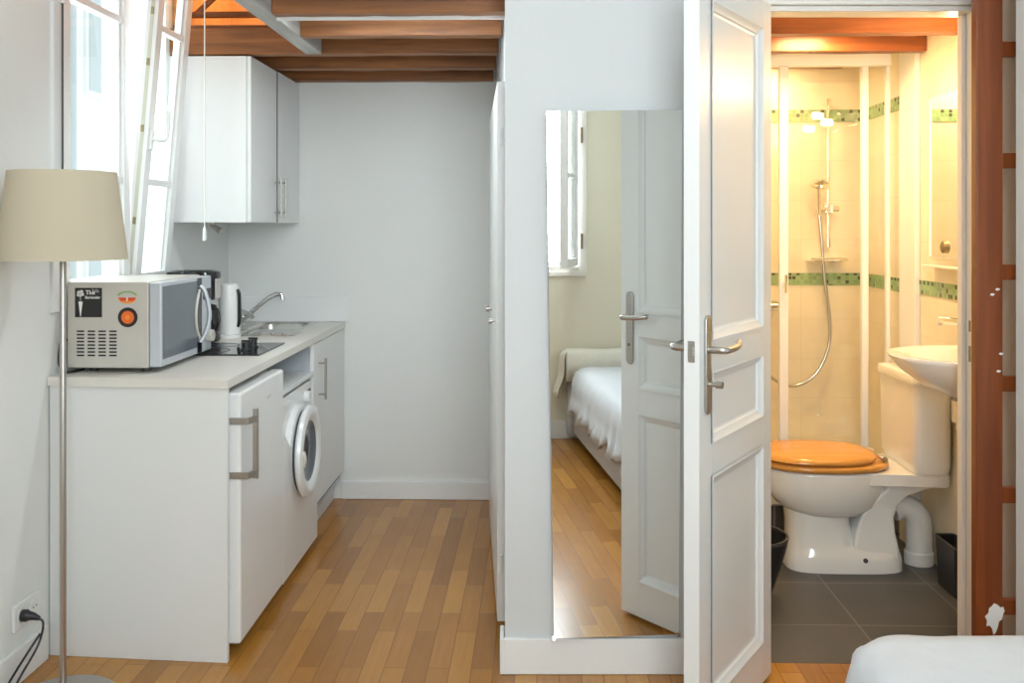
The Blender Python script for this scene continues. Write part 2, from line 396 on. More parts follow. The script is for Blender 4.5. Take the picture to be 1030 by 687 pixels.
# ------------------------------------------------------------------ windows
def sash(parent, y0, y1, z0, z1, mtx, bars, stile=.055, th=.048, name='sash'):
    """sash in the plane x=0..-th (room side at x=0), y/z extents; mtx puts it in the world"""
    bm = nb()
    box(bm, -th, 0, y0, y0+stile, z0, z1, mtx); box(bm, -th, 0, y1-stile, y1, z0, z1, mtx)
    box(bm, -th, 0, y0+stile, y1-stile, z0, z0+stile, mtx); box(bm, -th, 0, y0+stile, y1-stile, z1-stile, z1, mtx)
    # stepped glazing bead
    for (a, b, c, d) in ((y0+stile, y0+stile+.012, z0+stile, z1-stile), (y1-stile-.012, y1-stile, z0+stile, z1-stile)):
        box(bm, -th+.012, -.014, a, b, c, d, mtx)
    sa = obj(name, bm, M['trim'], parent, .003)
    for zb in bars:
        bm = nb(); box(bm, -th+.006, -.005, y0+stile, y1-stile, zb-.013, zb+.013, mtx); obj('glazing_bar', bm, M['trim'], sa, .003)
    bm = nb(); box(bm, -th/2-.003, -th/2+.003, y0+stile-.004, y1-stile+.004, z0+stile-.004, z1-stile+.004, mtx); obj('pane', bm, M['pane'], sa, smooth=False)
    return sa
w1 = sthing('window_1', (XL, 3.57, WZ0))
bm = nb()
fx0, fx1 = XL-.075, XL+.012
box(bm, fx0, fx1, WY0-.012, WY0+.045, WZ0-.012, WZ1); box(bm, fx0, fx1, WY1-.035, WY1+.012, WZ0-.012, WZ1)
box(bm, fx0, fx1, WY0+.045, WY1-.035, WZ0-.012, WZ0+.03); box(bm, fx0, fx1, WY0+.045, WY1-.035, WZ1-.04, WZ1+.012)
obj('window_frame', bm, M['trim'], w1, .004)
T0 = Matrix.Translation((XL+.012, 0, 0))
s1 = sash(w1, WY0+.048, 3.668, WZ0+.032, WZ1-.042, T0, (2.185, 1.575), name='fixed_sash')
bm = nb(); tube(bm, [(XL+.02, WY0+.03, 1.55), (XL+.02, WY0+.03, 2.16)], .0035, 8); obj('espagnolette_rod', bm, M['rubber'], w1)
for zz in (1.53, 2.18):
    bm = nb(); tube(bm, [(XL+.022, WY0+.03, zz-.045), (XL+.022, WY0+.03, zz+.045)], .011, 8); obj('hinge', bm, M['frame'], w1)
tilt = R(5.0)
T1 = Matrix.Translation((XL+.012, 0, WZ0+.032)) @ Matrix.Rotation(tilt, 4, 'Y') @ Matrix.Translation((.014, 0, -(WZ0+.032)))
s2 = sash(w1, 3.672, WY1-.037, WZ0+.034, WZ1-.044, T1, (2.185, 1.575), name='tilted_sash')
bm = nb(); box(bm, -.030, -.016, 3.6705, 3.6725, 1.2, 2.38, T1)
obj('locking_strip', bm, M['patina'], s2)
for zz in (1.42, 1.78, 2.04, 2.24):
    bm = nb(); box(bm, -.029, -.017, 3.667, 3.671, zz-.014, zz+.014, T1); obj('locking_cam', bm, M['brass'], s2, .001)
bm = nb()
box(bm, 0, .012, 3.685, 3.708, 1.70, 1.78, T1)
tube(bm, [T1 @ Vector(p) for p in smooth_path([(.01, 3.697, 1.745), (.045, 3.70, 1.742), (.055, 3.715, 1.755), (.055, 3.722, 1.80), (.052, 3.722, 1.86)], 5)], .0095, 10)
obj('window_handle', bm, M['plastic'], s2, .002)
# rear window
w2 = sthing('window_2', (.31, YR, RZ0))
bm = nb()
box(bm, RX0, RX0+.05, YR-.06, YR+.012, RZ0, RZ1); box(bm, RX1-.045, RX1+.01, YR-.06, YR+.012, RZ0-.01, RZ1)
box(bm, RX0+.05, RX1-.045, YR-.06, YR+.012, RZ1-.05, RZ1)
box(bm, RX0+.05, RX1-.045, YR-.06, YR+.012, RZ0, RZ0+.035); obj('window_frame', bm, M['frame'], w2, .004)
bm = nb(); box(bm, RX0-.03, RX1+.0, YR-.02, YR+.03, RZ0-.03, RZ0); obj('window_sill', bm, M['frame'], w2, .004)
def casement(hx, hy, ang, sgn):
    T = Matrix.Translation((hx, hy, 0)) @ Matrix.Rotation(ang, 4, 'Z')
    c = sash(w2, 0, .455, RZ0+.04, RZ1-.055, T, (1.72,), name='open_casement')
    return c
c1 = casement(RX1-.05, YR+.03, R(20), 1)
for zz in (1.30, 2.0):
    bm = nb(); tube(bm, [(RX1-.03, YR+.022, zz-.05), (RX1-.03, YR+.022, zz+.05)], .011, 8); obj('hinge', bm, M['brass'], w2)
c2 = casement(RX0+.03, YR+.035, R(72), 1)
# neighbouring building seen through the windows
def facade(name, label, mtx):
    t = thing(name, label, 'building', mtx.translation)
    bm = nb(); box(bm, -9, 14, 0, .3, -4, 7, mtx); obj('wall', bm, M['facade'], t, smooth=False)
    for i in range(-3, 4):
        for z in (.2, 3.2):
            bm = nb(); box(bm, i*2.3-.5, i*2.3+.5, -.04, .02, z, z+1.7, mtx); f = obj('window', bm, M['trim'], t)
            bm = nb(); box(bm, i*2.3-.42, i*2.3+.42, -.05, -.035, z+.08, z+1.62, mtx); obj('pane', bm, M['facadeg'], f)
    bm = nb()
    for k in range(31): box(bm, -4+.25*k, -3.97+.25*k, -.35, -.32, -.5, .45, mtx)
    box(bm, -4.05, 3.6, -.37, -.30, .42, .47, mtx); box(bm, -4.05, 3.6, -.36, 0, -.55, -.48, mtx); obj('balcony_railing', bm, M['facadeg'], t)
    bm = nb(); tube(bm, [mtx @ Vector((5.9, -.1, -4)), mtx @ Vector((5.9, -.1, 7))], .045, 10); obj('downpipe', bm, M['facadeg'], t)
    return t
facade('building', 'pale rendered building across the yard outside the kitchen window', Matrix.Translation((-6.2, 6.5, 0)) @ Matrix.Rotation(R(90), 4, 'Z'))
facade('building', 'pale facade seen in the mirror through the open rear window', Matrix.Translation((.8, -6.5, 0)) @ Matrix.Rotation(R(180), 4, 'Z'))

# ------------------------------------------------------------------ ceiling beams
def beam(y, x0, x1, m, label, group, z0=2.136, h=.112, w=.062):
    bm = nb(); n = 14; rings = []
    for i in range(n+1):
        x = x0+(x1-x0)*i/n; j = lambda a: random.uniform(-a, a)
        rings.append([(x, y+j(.002), z0+j(.002)), (x, y+w+j(.002), z0+j(.002)), (x, y+w, z0+h), (x, y, z0+h)])
    loft(bm, rings)
    return tag(obj('ceiling_beam', bm, m, None, .004), label, 'beam', group)
G1 = 'brown joists over the kitchen'
beam(3.285, -.92, -.105, M['joist'], 'brown wooden joist nearest the camera over the kitchen, cut by the top frame edge', G1)
beam(3.685, -.92, -.135, M['joist'], 'second brown kitchen joist from the front, ending at the grey trimmer beam', G1)
beam(4.065, XL, -.165, M['joist'], 'long brown kitchen joist running past the grey trimmer and over the wall cabinet', G1)
beam(4.45, XL, -.192, M['joist'], 'brown kitchen joist just in front of the one against the back wall', G1)
beam(4.815, XL, -.222, M['joist'], 'rearmost brown kitchen joist lying against the white back wall', G1)
bm = nb(); box(bm, -.99, -.92, 3.0, 4.062, 2.134, 2.27)
tag(obj('trimmer_beam', bm, M['greybeam'], None, .004), 'grey painted trimmer beam crossing the brown kitchen joists front to back', 'beam')
G2 = 'brown joists in the bathroom'
beam(3.685, .645, XR, M['bjoist'], 'brown bathroom joist nearest the door head, longest of the two in front of the shower', G2)
beam(4.065, .645, XR, M['bjoist'], 'second brown bathroom joist, just in front of the shower glass', G2)
beam(4.455, .645, 1.43, M['bjoist'], 'short brown joist seen through the shower glass', G2)

# ------------------------------------------------------------------ bathroom door (open)
LW, LT, LH = .60, .043, 2.085
dirv = Vector((-.515, -.857)).normalized()
pin = Vector((.690, 3.004))
drz = math.atan2(dirv.y, dirv.x)
d1 = sthing('door_1', (pin.x, pin.y, 0), drz)
# local: x along the leaf from hinge, y: right-hand (bathroom) face at y=+LT, mirror face at y=0
DL = ROOTM['door_1']
zs = 0.012
panels = ((.135, .735), (.82, 1.012), (1.092, 2.0))
px0, px1 = .085, .515
bm = nb()
box(bm, 0, px0, 0, LT, zs, LH, DL); box(bm, px1, LW, 0, LT, zs, LH, DL)
zz = [zs] + [v for p in panels for v in p] + [LH]
for i in range(0, len(zz), 2): box(bm, px0, px1, 0, LT, zz[i], zz[i+1], DL)
leaf = obj('door_leaf', bm, M['door'], d1, .0015)
for (za, zb) in panels:
    bm = nb()
    box(bm, px0-.004, px1+.004, .014, LT-.014, za-.004, zb+.004, DL)
    for (yf, yi) in ((LT, LT-.014), (0, .014)):      # moulding: ogee-like slope from frame face to panel
        s = 1 if yf > .02 else -1
        prof = [(0, yf+s*.004), (.008, yf+s*.005), (.014, yf-s*.001), (.026, yf-s*.006), (.030, yf-s*.0115), (.036, yi+s*.0005)]
        rings = []
        for ins, yy in prof:
            rings.append([tuple(DL @ Vector(p)) for p in ((px0-.003+ins, yy, za-.003+ins), (px1+.003-ins, yy, za-.003+ins), (px1+.003-ins, yy, zb+.003-ins), (px0-.003+ins, yy, zb+.003-ins))])
        loft(bm, rings, (False, False))
    obj('door_panel', bm, M['door'], d1, 0, ang=25)
for side in (1, -1):
    y0 = LT if side == 1 else 0
    bm = nb()
    cx, hw = LW-.048, .017
    pts = []
    for k in range(13): a = PI*k/12; pts.append((cx+hw*math.cos(a), 1.148+hw*math.sin(a)))
    for k in range(13): a = PI+PI*k/12; pts.append((cx+hw*math.cos(a), .922+hw*math.sin(a)))
    Tm = DL @ Matrix.Translation((0, y0, 0)) @ Matrix(((1, 0, 0, 0), (0, 0, side*1.0, 0), (0, 1, 0, 0), (0, 0, 0, 1)))
    prism(bm, pts, 0, .009, Tm)
    pl = obj('handle_plate', bm, M['nickel'], d1, .003)
    bm = nb(); hz = 1.075
    path = smooth_path([(cx, y0, hz), (cx, y0+side*.035, hz), (cx-.008, y0+side*.052, hz), (cx-.03, y0+side*.057, hz), (cx-.075, y0+side*.058, hz+.003), (cx-.112, y0+side*.05, hz+.008), (cx-.125, y0+side*.044, hz+.010)], 5)
    tube(bm, [DL @ p for p in path], [.0095]*12 + [.0085]*(len(path)-14) + [.0085, .007], 12)
    obj('lever', bm, M['nickel'], pl)
    if side == 1:
        bm = nb(); tube(bm, [DL @ Vector(p) for p in ((cx, y0, .985), (cx, y0+.03, .985))], .006, 10); tube(bm, [DL @ Vector(p) for p in ((cx+.0, y0+.028, .985), (cx, y0+.045, .985))], .0095, 12); obj('thumb_turn', bm, M['nickel'], pl)
    else:
        bm = nb(); tube(bm, [DL @ Vector(p) for p in ((cx, y0-.009, .975), (cx, y0-.012, .975))], .006, 10); obj('keyhole', bm, M['brass'], pl)
bm = nb(); box(bm, LW-.0005, LW+.0015, .012, .031, 1.045, 1.10, DL); box(bm, LW-.0005, LW+.009, .016, .027, 1.062, 1.085, DL); obj('latch', bm, M['nickel'], d1)
for zz_ in (.25, 1.05, 1.85):
    bm = nb(); tube(bm, [DL @ Vector((-.006, -.002, zz_-.045)), DL @ Vector((-.006, -.002, zz_+.045))], .007, 10); obj('hinge', bm, M['frame'], d1)

# ------------------------------------------------------------------ tall mirror on the partition
mt = thing('wall_mirror', 'tall frameless mirror on the white partition left of the open door', 'mirror', (.25, 2.97, .115))
na = R(4.47)                      # plane turned slightly further than the wall
mc = Vector((.247, 2.973)); mu = Vector((math.cos(na), math.sin(na)))
def mp_(x, off, z): 
    k = (x-mc.x)/mu.x; p = mc + mu*k + Vector((math.sin(na), -math.cos(na)))*off
    return (p.x, p.y, z)
cor = [(.052, .122), (.441, .127), (.453, 1.760), (.029, 1.752)]
bm = nb(); f = [bm.verts.new(mp_(x, .005, z)) for x, z in cor]; b = [bm.verts.new(mp_(x, 0, z)) for x, z in cor]
bm.faces.new(f); bm.faces.new(b[::-1])
for i in range(4): bm.faces.new((f[i], b[i], b[(i+1) % 4], f[(i+1) % 4]))
obj('mirror_glass', bm, M['mirror'], mt, smooth=False)
lo, hi = .06, .43
for (z0, z1) in ((.2, .26), (1.6, 1.66)):
    bm = nb()
    q = [mp_(lo, -.0005, 0), mp_(hi, -.0005, 0)]
    w0 = PM @ Vector((lo+.10, 0, 0)); w1_ = PM @ Vector((hi+.10, 0, 0))
    prism(bm, [q[0][:2], q[1][:2], (w1_.x, w1_.y+.0), (w0.x, w0.y+.0)], z0, z1)
    obj('batten', bm, M['trim'], mt, smooth=False)
for x, z in ((.052, .124), (.441, .129)): 
    bm = nb(); p = mp_(x, .006, z); box(bm, p[0]-.006, p[0]+.006, p[1]-.003, p[1]+.012, z-.008, z+.006); obj('mirror_clip', bm, M['chrome'], mt, .001)

# ------------------------------------------------------------------ closet doors
cl = thing('closet', 'built-in white closet front on the right side of the kitchen', 'closet', (-.17, 3.86, 0))
ca = Vector((-.131, 3.25)); cb_ = Vector((-.219, 4.48)); cd = (cb_-ca).normalized(); cn = Vector((-cd.y, cd.x))
CM = Matrix(((cd.x, cn.x, 0, ca.x), (cd.y, cn.y, 0, ca.y), (0, 0, 1, 0), (0, 0, 0, 1)))
for (a, b, kx) in ((.0, .305, .262), (.309, .81, .765), (.814, 1.23, None)):
    bm = nb(); box(bm, a, b, -.024, .004, .05, 1.89, CM); dd = obj('closet_door', bm, M['cab'], cl, .002)
    if kx:
        bm = nb(); tube(bm, [CM @ Vector(p) for p in ((kx, .004, 1.05), (kx, .014, 1.05), (kx, .016, 1.05), (kx, .027, 1.05))], [.005, .005, .011, .011], 12); obj('knob', bm, M['nickel'], dd)
for zz_ in (.25, 1.70):
    bm = nb(); tube(bm, [CM @ Vector((-.004, -.008, zz_-.03)), CM @ Vector((-.004, -.008, zz_+.03))], .006, 8); obj('hinge', bm, M['plastic'], cl)

# ------------------------------------------------------------------ kitchen run
XF = -.989
# end panel
bm = nb(); prism(bm, [(XL+.004, 3.068), (XF, 3.026), (XF, 3.046), (XL+.004, 3.088)], 0, .88)
tag(obj('end_panel', bm, M['lam'], None, .0015), 'wide white laminate end panel closing the near side of the kitchen run', 'panel')
# worktop with hole for the sink bowl
BX0, BX1, BY0, BY1 = -1.385, -1.125, 4.46, 4.80
bm = nb(); wz0, wz1 = .88, .908
prism(bm, [(XL+.002, 3.056), (XF+.006, 3.012), (XF+.006, BY0), (XL+.002, BY0)], wz0, wz1)
box(bm, XL+.002, BX0, BY0, BY1, wz0, wz1); box(bm, BX1, XF+.006, BY0, BY1, wz0, wz1); box(bm, XL+.002, XF+.006, BY1, YB-.002, wz0, wz1)
tag(obj('worktop', bm, M['work'], None, 0, smooth=False), 'long pale laminate kitchen worktop along the left wall', 'worktop')
bm = nb(); box(bm, XL+.012, -.96, YB-.012, YB, .909, 1.035)
tag(obj('backsplash', bm, M['cab'], None, .002), 'low white splashback strip on the wall behind the sink', 'splashback')
# fridge
fr = thing('fridge', 'white undercounter fridge with a bar handle beside the end panel', 'fridge', (-1.25, 3.33, 0))
bm = nb(); box(bm, -1.55, -1.012, 3.092, 3.585, .03, .852); obj('fridge_body', bm, M['appl'], fr, .006)
bm = nb(); box(bm, -1.008, -.957, 3.060, 3.588, .045, .858); dr = obj('fridge_door', bm, M['appl'], fr, .010, 3)
bm = nb(); box(bm, -1.0125, -1.0075, 3.07, 3.58, .06, .845); obj('door_seal', bm, M['rubber'], fr)
for y in (3.13, 3.54):
    for x in (-1.5, -1.05):
        bm = nb(); lathe(bm, [(.022, 0), (.022, .012), (.012, .014), (.012, .035)], (x, y), 14); obj('foot', bm, M['black'], fr)
bm = nb(); bx = -.921
tube(bm, [(bx, 3.105, .572), (bx, 3.105, .80)], .0095, 14)
hd = obj('door_handle', bm, M['nickel'], dr)
for z in (.592, .768):
    bm = nb(); prism(bm, [(-.998, 3.0525), (-.930, 3.0525), (-.915, 3.100), (-.915, 3.108), (-.923, 3.108), (-.935, 3.0595), (-.998, 3.0595)], z-.011, z+.011); obj('handle_bracket', bm, M['nickel'], hd, .0015)
bm = nb(); box(bm, -.9572, -.9562, 3.37, 3.42, .785, .793); obj('badge', bm, M['silver'], dr)
# washing machine
wm = thing('washing_machine', 'white front-loading washing machine between the fridge and the sink cabinet', 'washing machine', (-1.25, 3.9, 0))
bm = nb(); box(bm, -1.54, -.992, 3.61, 4.185, .015, .722); obj('washer_body', bm, M['appl'], wm, .008, 3)
for y in (3.66, 4.13):
    for x in (-1.5, -1.04):
        bm = nb(); lathe(bm, [(.02, 0), (.02, .018)], (x, y), 12); obj('foot', bm, M['black'], wm)
# lower front panel: curved top edge
def fz(y):
    t = (y-3.612)/(4.183-3.612); return .612-.10*min(1, t/.22)**2 if t < .22 else .512
bm = nb(); n = 40
ys = [3.612+(4.183-3.612)*i/n for i in range(n+1)]
def arch(y):
    d = (y-3.9)/.215
    base = .62 - .11*max(0, min(1, (y-3.612)/.14))
    return base
rings = [[(-.993, y, .03), (-.966, y, .03), (-.966, y, arch(y)), (-.993, y, arch(y))] for y in ys]
loft(bm, rings); obj('front_panel', bm, M['appl'], wm, .005)
cy, cz = 3.905, .475
RX = Matrix.Translation((0, cy, cz)) @ Matrix.Rotation(R(90), 4, 'Y')
bm = nb(); lathe(bm, [(.19, -.993), (.19, -.968), (.178, -.964), (.165, -.964)], (0, 0), 48, RX, (False, False)); obj('porthole_bezel', bm, M['appl'], wm)
bm = nb(); lathe(bm, [(.165, -.966), (.160, -.955), (.152, -.952), (.08, -.952)], (0, 0), 48, RX, (False, True)); obj('porthole_gasket', bm, M['rubber'], wm)
bm = nb(); lathe(bm, [(.115, -.950), (.178, -.952), (.188, -.942), (.184, -.928), (.165, -.921), (.135, -.927), (.122, -.936)], (0, 0), 48, RX, (False, False)); pd = obj('porthole_door', bm, M['appl'], wm)
bm = nb(); lathe(bm, [(.123, -.936), (.11, -.946), (.06, -.952), (.001, -.953)], (0, 0), 40, RX, (False, True)); obj('door_glass', bm, M['doorglass'], pd)
bm = nb()
tube(bm, smooth_path([(-.923, cy-.155, cz+.03), (-.915, cy-.16, cz), (-.923, cy-.155, cz-.03)], 4), .008, 10); obj('door_latch', bm, M['silver'], pd)
bm = nb(); box(bm, -.9925, -.987, 3.63, 3.80, .635, .70); obj('detergent_drawer', bm, M['appl'], wm, .002)
bm = nb(); tube(bm, [(-.992, 4.06, .668), (-.968, 4.06, .668)], .026, 24); obj('dial', bm, M['plastic'], wm, .002)
for k in range(3):
    bm = nb(); box(bm, -.9925, -.9885, 4.11, 4.15, .645+.018*k, .655+.018*k); obj('button', bm, M['rubber'], wm)
# shelf above the washer and sink cabinet
bm = nb(); box(bm, -1.58, XF+.002, 3.592, 4.196, .738, .756)
tag(obj('shelf_board', bm, M['lam'], None, .0015), 'white shelf board above the washing machine under the worktop', 'shelf')
sc = thing('sink_cabinet', 'white base cabinet with one barred door under the sink', 'cabinet', (-1.28, 4.54, 0))
bm = nb()
box(bm, -1.575, XF-.02, 4.200, 4.218, .10, .88); box(bm, -1.575, XF-.02, 4.858, 4.876, .10, .88)
box(bm, -1.575, XF-.02, 4.218, 4.858, .10, .118); box(bm, -1.585, -1.575, 4.20, 4.876, .10, .88)
obj('carcass', bm, M['silverb'], sc, .001)
bm = nb(); box(bm, XF-.018, XF+.001, 4.205, 4.872, .15, .875); cdoor = obj('cabinet_door', bm, M['cab'], sc, .002)
bm = nb(); box(bm, -1.055, -1.04, 4.2, 4.876, 0, .10); obj('plinth', bm, M['lam'], sc, .001)
def bar_handle(parent, x, y, z0, z1, so=.032, r=.0055):
    bm = nb(); tube(bm, [(x+so, y, z0), (x+so, y, z1)], r, 12)
    for z in (z0+.022, z1-.022): tube(bm, [(x, y, z), (x+so, y, z)], r*.8, 10)
    return obj('bar_handle', bm, M['nickel'], parent)
bar_handle(cdoor, XF+.001, 4.30, .615, .80)
# sink
sk = thing('kitchen_sink', 'stainless steel sink with drainboard set in the worktop', 'sink', (-1.3, 4.5, .908))
bm = nb(); zt = .913
SX0, SX1, SY0, SY1 = -1.56, -1.085, 4.225, 4.855
def rr(x0, x1, y0, y1, r, z, n=6):
    out = []
    for (cx, cy_, a0) in ((x1-r, y1-r, 0), (x0+r, y1-r, 90), (x0+r, y0+r, 180), (x1-r, y0+r, 270)):
        for k in range(n+1): a = R(a0+90*k/n); out.append((cx+r*math.cos(a), cy_+r*math.sin(a), z))
    return out
outer = [rr(SX0, SX1, SY0, SY1, .03, .9085), rr(SX0+.003, SX1-.003, SY0+.003, SY1-.003, .028, zt), rr(SX0+.02, SX1-.02, SY0+.02, SY1-.02, .02, zt)]
# the top plate is bridged between outline and bowl opening
loft(bm, outer + [rr(BX0+.004, BX1-.004, BY0+.004, BY1-.004, .05, zt-.001), rr(BX0+.010, BX1-.010, BY0+.010, BY1-.010, .05, zt-.012), rr(BX0+.02, BX1-.02, BY0+.02, BY1-.02, .05, zt-.12), rr(BX0+.05, BX1-.05, BY0+.05, BY1-.05, .05, zt-.145), rr(BX0+.14, BX1-.14, BY0+.14, BY1-.14, .02, zt-.15)], (False, True))
obj('bowl', bm, M['steel'], sk, ang=50)
for k in range(7):
    x = -1.45+.052*k; bm = nb(); tube(bm, [(x, 4.245, zt+.001), (x, 4.43, zt-.0005)], [.006, .004], 8); obj('drain_ridge', bm, M['steel'], sk)
bm = nb(); lathe(bm, [(.03, zt-.149), (.03, zt-.146), (.012, zt-.145)], ((BX0+BX1)/2, (BY0+BY1)/2), 20); obj('drain', bm, M['chrome'], sk)
tx_, ty_ = -1.45, 4.62
tp = thing('kitchen_tap', 'chrome kitchen mixer tap with a long slanting spout at the sink', 'tap', (tx_, ty_, .9135))
bm = nb(); lathe(bm, [(.027, .9137), (.027, .920), (.022, .925), (.021, .955), (.025, .962), (.021, .982), (.004, .987)], (tx_, ty_), 24); obj('tap_body', bm, M['chrome'], tp)
bm = nb(); sp = smooth_path([(tx_, ty_, .940), (tx_+.03, ty_, .955), (tx_+.08, ty_, .998), (tx_+.13, ty_+.005, 1.040), (tx_+.165, ty_+.01, 1.060), (tx_+.190, ty_+.012, 1.066), (tx_+.205, ty_+.013, 1.058), (tx_+.207, ty_+.013, 1.040)], 5); tube(bm, sp, [.013]*5+[.0115]*(len(sp)-8)+[.0115, .012, .012], 12)
obj('spout', bm, M['chrome'], tp)
bm = nb(); tube(bm, smooth_path([(tx_, ty_, .980), (tx_+.02, ty_-.02, .984), (tx_+.06, ty_-.05, .975), (tx_+.085, ty_-.065, .958)], 4), [.014]*4+[.012]*8+[.010], 10); obj('lever', bm, M['chrome'], tp)
# hob
hb = thing('hob', 'black glass two-ring hob with two knobs in the worktop', 'hob', (-1.22, 3.76, .908))
bm = nb(); box(bm, -1.385, -1.048, 3.575, 3.945, .9082, .914); obj('glass_plate', bm, M['blackgloss'], hb, .002)
for (x, y) in ((-1.135, 3.70), (-1.135, 3.79)):
    bm = nb(); lathe(bm, [(.021, .9142), (.021, .920), (.017, .922), (.016, .945), (.013, .948)], (x, y), 20); box(bm, x-.018, x+.018, y-.005, y+.005, .944, .953); obj('knob', bm, M['black'], hb, .001)
for (x, y, r_) in ((-1.27, 3.68, .075), (-1.27, 3.85, .06)):
    bm = nb(); lathe(bm, [(r_, .9141), (r_, .9146), (r_-.004, .9146), (r_-.004, .9141)], (x, y), 40, None, (False, False)); obj('cooking_ring', bm, M['rubber'], hb)
# microwave
mw = thing('microwave', 'silver microwave with stickers and vents standing on the worktop', 'microwave', (-1.42, 3.4, .908))
mx0, mx1, my0, my1, mz0, mz1 = -1.568, -1.292, 3.145, 3.635, .924, 1.212
bm = nb(); box(bm, mx0, mx1, my0, my1, mz0, mz1); obj('casing', bm, M['silver'], mw, .006, 3)
bm = nb(); box(bm, mx1+.001, mx1+.042, my0+.001, my1-.105, mz0+.003, mz1-.003); md = obj('microwave_door', bm, M['silverb'], mw, .006, 3)
bm = nb(); box(bm, mx1+.0415, mx1+.0435, my0+.012, my1-.155, mz0+.028, mz1-.016); obj('door_window', bm, M['doorglass'], md, .002)
bm = nb(); box(bm, mx1+.0415, mx1+.0436, my1-.152, my1-.107, mz0+.006, mz1-.006); obj('door_strip', bm, M['blackgloss'], md)
for yy, sg in ((my1-.148, -1), (my1-.098, 1)):
    pass
bm = nb()
ymid = my1-.125
tube(bm, smooth_path([(mx1+.042, ymid, mz1-.035), (mx1+.060, ymid+.006, mz1-.06), (mx1+.074, ymid+.012, (mz0+mz1)/2), (mx1+.060, ymid+.006, mz0+.075), (mx1+.042, ymid, mz0+.045)], 6), .008, 12); obj('door_handle', bm, M['silverb'], md)
bm = nb()
tube(bm, smooth_path([(mx1+.043, ymid-.01, mz1-.05), (mx1+.046, ymid-.045, mz1-.10), (mx1+.047, ymid-.055, (mz0+mz1)/2), (mx1+.046, ymid-.045, mz0+.10), (mx1+.043, ymid-.01, mz0+.06)], 6), .006, 10); obj('handle_recess_trim', bm, M['silver'], md)
bm = nb(); box(bm, mx1+.001, mx1+.042, my1-.103, my1-.001, mz0+.003, mz1-.003); cp = obj('control_panel', bm, M['silverb'], mw, .005, 3)
bm = nb(); tube(bm, [(mx1+.042, my1-.05, mz0+.06), (mx1+.068, my1-.05, mz0+.06)], .022, 24); obj('timer_dial', bm, M['silver'], cp, .003)
bm = nb(); box(bm, mx1+.042, mx1+.0435, my1-.09, my1-.012, mz1-.09, mz1-.05); obj('display', bm, M['black'], cp)
for x in (mx0+.07, mx1-.03):
    for y in (my0+.05, my1-.14):
        bm = nb(); lathe(bm, [(.013, .9083), (.013, .926)], (x, y), 14); obj('foot', bm, M['black'], mw)
ny = my0-.0008
# vent slots: four columns of seven slits
for c in range(4):
    bm = nb()
    for r_ in range(8):
        x = mx0+.034+.0365*c; z = mz0+.040+.0115*r_
        box(bm, x, x+.025, ny, my0+.001, z, z+.0055)
    obj('vent', bm, M['black'], mw, smooth=False)
TX = Matrix.Translation((0, ny, 0)) @ Matrix(((1, 0, 0, 0), (0, 0, 1, 0), (0, 1, 0, 0), (0, 0, 0, 1)))
bm = nb(); box(bm, mx0+.028, mx0+.119, ny-.0003, my0+.001, mz1-.118, mz1-.020); st = obj('black_sticker', bm, M['stickblack'], mw, smooth=False)
def text_mesh(body, size, x, z, name, par, m):
    cu = bpy.data.curves.new(name, 'FONT'); cu.body = body; cu.size = size; cu.extrude = .0002; cu.resolution_u = 3; cu.offset = size*.018
    to = bpy.data.objects.new(name+'_tmp', cu); COL.objects.link(to)
    dg = bpy.context.evaluated_depsgraph_get(); me = bpy.data.meshes.new_from_object(to.evaluated_get(dg))
    bpy.data.objects.remove(to); bm = nb(); bm.from_mesh(me)
    bm.transform(Matrix.Translation((x, ny-.0006, z)) @ Matrix.Rotation(R(90), 4, 'X'))
    return obj(name, bm, m, par, smooth=False)
text_mesh('The', .020, mx0+.064, mz1-.042, 'sticker_lettering', st, M['stickwhite'])
text_mesh('Bartender', .0125, mx0+.0625, mz1-.056, 'sticker_lettering', st, M['stickwhite'])
bm = nb()
for (x, z, r_) in ((.042, .036, .007), (.050, .033, .006), (.046, .044, .006), (.054, .042, .005), (.039, .044, .005)):
    tube(bm, [(mx0+x, ny-.0002, mz1-z), (mx0+x, ny-.0009, mz1-z)], r_, 14)
vs = [(mx0+.040, mz1-.066), (mx0+.054, mz1-.066), (mx0+.048, mz1-.115), (mx0+.046, mz1-.115)]
prism(bm, [(x, z) for x, z in vs], -.0009, -.0002, Matrix.Translation((0, ny, 0)) @ Matrix(((1, 0, 0, 0), (0, 0, 1, 0), (0, 1, 0, 0), (0, 0, 0, 1))))
tube(bm, [(mx0+.046, ny-.0005, mz1-.045), (mx0+.047, ny-.0005, mz1-.068)], .0007, 6)
obj('sticker_flower', bm, M['stickwhite'], st, smooth=False)
bm = nb()
for k in range(4): tube(bm, [(mx0+.088+.006*k, ny-.0005, mz1-.024-.003*(k % 2)), (mx0+.090+.006*k, ny-.0005, mz1-.036)], .0008, 6)
obj('sticker_strings', bm, M['stickwhite'], st, smooth=False)
